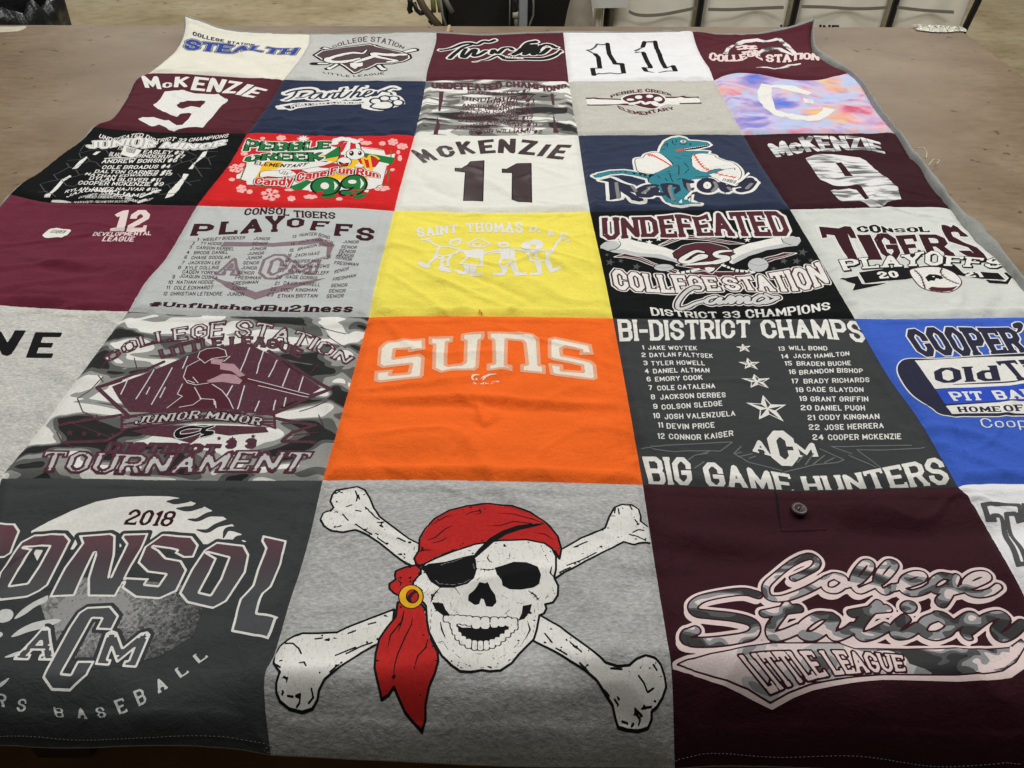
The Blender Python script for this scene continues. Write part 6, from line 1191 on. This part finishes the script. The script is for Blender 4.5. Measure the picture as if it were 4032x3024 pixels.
# tape stuck on the table
def sheet(name, px, z, mat, parent, lumps=0.0, label=None):
    q = on_plane(P(px), 0.0); c = q.mean(0); v = [(p[0], p[1], z+.9) for p in q]; 
    n = len(v); o = mesh_py(name, v+[(x, y, .9+.0002) for x, y, _ in v], [tuple(range(n))]+[(i, i+n, (i+1) % n+n, (i+1) % n) for i in range(n)], mat, parent)
    if label: o["label"] = label
    return o
TAPE = plain("cream_tape", srgb(196, 188, 165), .45, var=.12, nscale=60)
sheet("tape", "-60,106 60,106 100,104 106,108 92,118 70,125 0,129 -60,130", .0012, TAPE, table, label="cream strip of tape at the far left edge")
CLEAR = plain("crinkled_clear_tape", srgb(214, 210, 196), .18, var=.25, nscale=90, bump=.8)
g0 = on_plane(P("3600,104 3680,107 3790,108 3800,132 3740,131 3640,127 3605,118"), 0.0)
rng = np.random.default_rng(2)
A0, A1 = on_plane(P("3604,113 3792,121"), 0.0); V = []
for i in range(40):
    u = i/39; c = A0*(1-u)+A1*u; w = .030*(.55+.6*math.sin(math.pi*min(u+.15, 1))+.15*rng.random())
    for j in range(7):
        t = j/6-.5; V.append((c[0]+.004*rng.standard_normal(), c[1]+t*2*w, .9+.003+.009*rng.random()*math.cos(t*math.pi)))
mesh_py("tape", V, grid_faces(40, 7), CLEAR, table, False)["label"] = "crinkled clear tape at the far right corner"
w = on_plane(P("1764,99 1775,99 1768,126 1757,126"), 0.0)
mesh_py("joint_filler", [(p[0], p[1], .9+.0006) for p in w], [(0, 1, 2, 3)], plain("tan_filler", srgb(176, 150, 112), .5), table)
# ------------------------------------------------------------ behind the table
def at_y(px, y):
    d = ray_dir(px); t = (y-CAM[1])/d[:, 1]; return CAM[None]+d*t[:, None]
def at1(x, y, Y): return at_y([(x, y)], Y)[0]
YB = 2.05
CANVAS = plain("ivory_canvas", srgb(243, 238, 222), .85, var=.08, nscale=5, bump=.1); TANC = plain("shaded_canvas", srgb(176, 160, 128), .85, var=.1, nscale=6)
STRIPE = plain("grey_webbing", srgb(128, 124, 112), .8, var=.08); POLE = plain("black_steel_pole", srgb(24, 24, 25), .4, var=.1)
frame = empty("laundry_rack", (at1(3000, 60, YB)[0], YB, -.9)); tag(frame, "black tube rack holding the row of white canvas bags behind the table", "rack")
def wtube(pts, r, name, mat, parent, loc):
    v, f = tube_vf(np.asarray(pts)-np.asarray(loc), r, 10); return mesh_py(name, v, f, mat, parent, True)
px_poles = (2393, 2760, 3135, 3525, 3846)
for i, x in enumerate(px_poles):
    b = at1(x, 0, YB); lean = -.03 if i == 4 else 0
    wtube([(b[0]+lean*3, YB-.012, -.9+.06), (b[0], YB-.012, b[2]), (b[0]-lean*.6, YB-.012, .12)], .013, "pole", POLE, frame, frame.location)
a, c = at1(2393, 0, YB)[0], at1(3846, 0, YB)[0]
for zz in (-.78, .12): wtube([(a, YB, zz), ((a+c)/2, YB, zz), (c, YB, zz)], .013, "rail", POLE, frame, frame.location)
def bag(x0, x1, stripe, label, seed, mat=CANVAS):
    a, c = at1(x0, 20, YB)[0], at1(x1, 20, YB)[0]; cx = (a+c)/2; root = empty("canvas_bag", (cx, YB, -.82))
    tag(root, label, "laundry bag", "white canvas bags hanging in the rack")
    nu, nv = 26, 16; V = []
    prof = []
    for i in range(nv):
        z = -.74+.84*i/(nv-1)
        for j in range(nu*2):
            # closed outline: front, side, back
            t = j/(nu*2); 
            if t < .5: u = t*2; x = a+.012+(c-a-.024)*u; y = YB+.01-.035*math.sin(math.pi*u)**.6-.010*math.sin(u*9+seed+z*3)*math.sin(math.pi*u)
            else: u = 1-(t-.5)*2; x = a+.012+(c-a-.024)*u; y = YB+.42+.03*math.sin(math.pi*u)
            V.append((x-cx, y-YB, z+.82))
    F = grid_faces(nv, nu*2, True)
    F.append(tuple(range(nu*2-1, -1, -1)))
    mesh_py("bag_body", V, F, mat, root, True)
    if stripe:
        s = smooth_poly(P(stripe), 30); v = []
        for x, y in s:
            for dy in (-6.5, 6.5):
                p = at1(x, y+dy, YB-.045); v.append((p[0]-cx, p[1]-YB, p[2]+.82))
        mesh_py("stripe", v, grid_faces(30, 2), STRIPE, root)
    return root, cx
bag(2329, 2390, None, "narrow pale canvas bag end beside the paper sheet, left end of the rack", 1)
bag(2400, 2756, "2476,45 2500,56 2540,61 2600,58 2660,48 2742,31", "white canvas bag with its grey stripe sagging deeply, behind the white number square", 2)
r2, c2 = bag(2766, 3128, "2788,37 2878,38 2980,33 3086,29", "white canvas bag with level stripe and faint letter, left of the curled corner", 3)
r3, c3 = bag(3142, 3515, "3156,26 3250,28 3350,34 3420,34 3497,30", "white canvas bag with black lettering, right of the curled maroon corner", 4)
bag(3533, 3836, "3532,29 3600,37 3653,42 3756,48", "white canvas bag at the right end of the rack near the taped corner", 5)
def bag_text(root, cx, txt, bot, top, mat, font, name="lettering"):
    b = P(bot); t = P(top); v, f = [], []
    for q in layout(txt, font):
        base = len(v)
        for x, y in q:
            p = (b[0]*(1-x)+b[1]*x)*(1-y)+(t[0]*(1-x)+t[1]*x)*y; w = at1(p[0], p[1], YB-.047-.0004*len(f)); v.append((w[0]-cx, w[1]-YB, w[2]+.82))
        f.append(tuple(range(base, len(v))))
    mesh_py(name, v, f, mat, root)
bag_text(r3, c3, "INE", "3222,140 3300,142", "3226,97 3304,99", POLE, BLOCK)
bag_text(r2, c2, "W", "3070,140 3106,140", "3072,97 3108,98", POLE, BLOCK)
bag_text(r2, c2, "A", "3100,37 3116,36", "3102,20 3114,20", STRIPE, Font(.4, .4, 0, 0, 1))
p0, p1 = at1(2332, -30, YB-.06), at1(2470, 34, YB-.06)
o = mesh_py("paper_sheet", [(0, 0, 0), (p1[0]-p0[0], 0, .004), (p1[0]-p0[0], .003, .17), (0, 0, .17), (0, .002, 0), (p1[0]-p0[0], .002, .004), (p1[0]-p0[0], .005, .17), (0, .002, .17)], [(0,1,2,3),(7,6,5,4),(0,4,5,1),(1,5,6,2),(2,6,7,3),(3,7,4,0)], plain("white_paper", srgb(214, 214, 206), .7, var=.03)); o.location = (p0[0], YB-.06, p1[2])
tag(o, "white paper sheet pinned on the left end of the canvas bags", "paper")
# grey cloth sack
cpt = at1(2285, 40, 1.98); V = []
for i in range(18):
    th = math.pi*i/17
    for j in range(24):
        ph = 2*math.pi*j/24; n = 1+.10*float(smooth_noise(np.array([ph*1.6+9]), np.array([th*2.2]), 3)[0])
        V.append((.075*math.sin(th)**.8*math.cos(ph)*n*(1+.15*math.cos(th)), .075*math.sin(th)**.8*math.sin(ph)*n, .42-.42*math.cos(th)))
o = mesh_py("cloth_sack", V, grid_faces(18, 24, True), plain("grey_sackcloth", srgb(150, 142, 126), .9, var=.25, nscale=9, bump=.4), None, True); o.location = (cpt[0], 1.98, -.9)
tag(o, "grey lumpy cloth sack standing between the dark cart and the canvas bags", "sack")
# dark cart
YC = 2.3; cx = at1(1990, 50, YC)[0]; cart = empty("utility_cart", (cx, YC, -.9)); tag(cart, "dark open cart with a grey post and green straps behind the table", "cart")
DARK = plain("black_bin_plastic", srgb(15, 16, 15), .6, var=.3, nscale=8)
l, r_ = at1(1738, 50, YC)[0]-cx, at1(2262, 50, YC)[0]-cx
def cbox(name, x0, x1, y0, y1, z0, z1, mat):
    v, f = box_vf(x0, x1, y0, y1, z0, z1); return bevel(mesh_py(name, v, f, mat, cart), .006)
cbox("back_panel", l, r_, .50, .52, .1, 1.05, DARK); cbox("base_tray", l, r_, .0, .5, .08, .14, DARK)
cbox("side_panel", l, l+.02, .0, .5, .14, 1.0, DARK); cbox("side_panel", r_-.02, r_, .0, .5, .14, 1.0, DARK); cbox("front_panel", l+.02, r_-.02, .02, .035, .14, .82, DARK)
x0, x1 = at1(2041, 50, YC-.03)[0]-cx, at1(2077, 50, YC-.03)[0]-cx; cbox("post", x0, x1, -.05, -.01, .05, 1.1, plain("blue_grey_post", srgb(150, 154, 156), .5, var=.06))
def cart_px(pts, r, name, mat, Y=YC-.05):
    q = [at1(x, y, Y)-np.array(cart.location) for x, y in pts]; v, f = tube_vf(q, r, 8); return mesh_py(name, v, f, mat, cart, True)
cart_px([(2024, -30), (2026, 20), (2028, 44)], .014, "handle", POLE); cart_px([(2029, 45), (2030, 68)], .013, "handle_collar", plain("white_collar", srgb(190, 184, 172), .6)); cart_px([(2031, 69), (2033, 130)], .009, "handle", plain("grey_rod", srgb(100, 96, 88), .5))
cart_px([(2098, -20), (2101, 20), (2100, 60), (2088, 90), (2080, 120)], .004, "cable", plain("grey_cable", srgb(120, 118, 110), .6))
cart_px([(2008, -20), (2007, 40), (2006, 120)], .003, "cable", MATS["grey_cable"])
cart_px([(1640, -30), (1668, 30), (1700, 70), (1735, 110)], .016, "brace", plain("brown_brace", srgb(88, 74, 58), .6, var=.25))
cart_px([(1703, -20), (1706, 20), (1708, 48)], .011, "strap", plain("green_strap", srgb(108, 112, 60), .7, var=.2)); cart_px([(1722, -20), (1728, 20), (1733, 48)], .008, "strap", MATS["green_strap"])
cart_px([(1745, -20), (1765, 20), (1782, 48)], .011, "lever", plain("grey_lever", srgb(112, 110, 100), .5))
cart_px([(1735, 0), (1742, 60), (1760, 110)], .006, "cable", MATS["grey_cable"])
cart_px([(1612, -20), (1616, 20), (1612, 36), (1618, 50)], .012, "caster", POLE); cart_px([(1630, 10), (1640, 40), (1655, 52), (1672, 48)], .010, "caster", POLE); cart_px([(1690, 78), (1700, 88), (1705, 94)], .010, "caster", POLE)
# rubbish bin lined with a black bag
e = at1(219, 80, 1.85); cxx, R0 = e[0]-.30, .30; V = []
prof = [(.0, -.45), (.20, -.46), (.25, -.3), (.262, -.1), (.272, -.02), (.285, .012), (.300, .0), (.312, -.05), (.305, -.2), (.29, -.75), (.0, -.752)]
for i, (rr, zz) in enumerate(prof):
    for j in range(72):
        ph = 2*math.pi*j/72; k = float(smooth_noise(np.array([ph*5.0]), np.array([zz*12+i*.7]), 5)[0]); k2 = float(smooth_noise(np.array([ph*13.0]), np.array([zz*25+i]), 6)[0])
        rad = rr*(1+.05*k+.03*k2) if 0 < i < 10 else rr
        V.append((rad*math.cos(ph), rad*math.sin(ph), zz+(.03*k+.012*k2 if 0 < i < 9 else 0)))
bag_root = mesh_py("rubbish_bin", V, grid_faces(len(prof), 72, True), plain("black_bin_liner", srgb(28, 30, 30), .3, var=.3, nscale=20, bump=.6), None, True)
bag_root.location = (cxx, 1.85, e[2]+.06); tag(bag_root, "rubbish bin lined with a crumpled black bag beyond the table's left end", "bin")
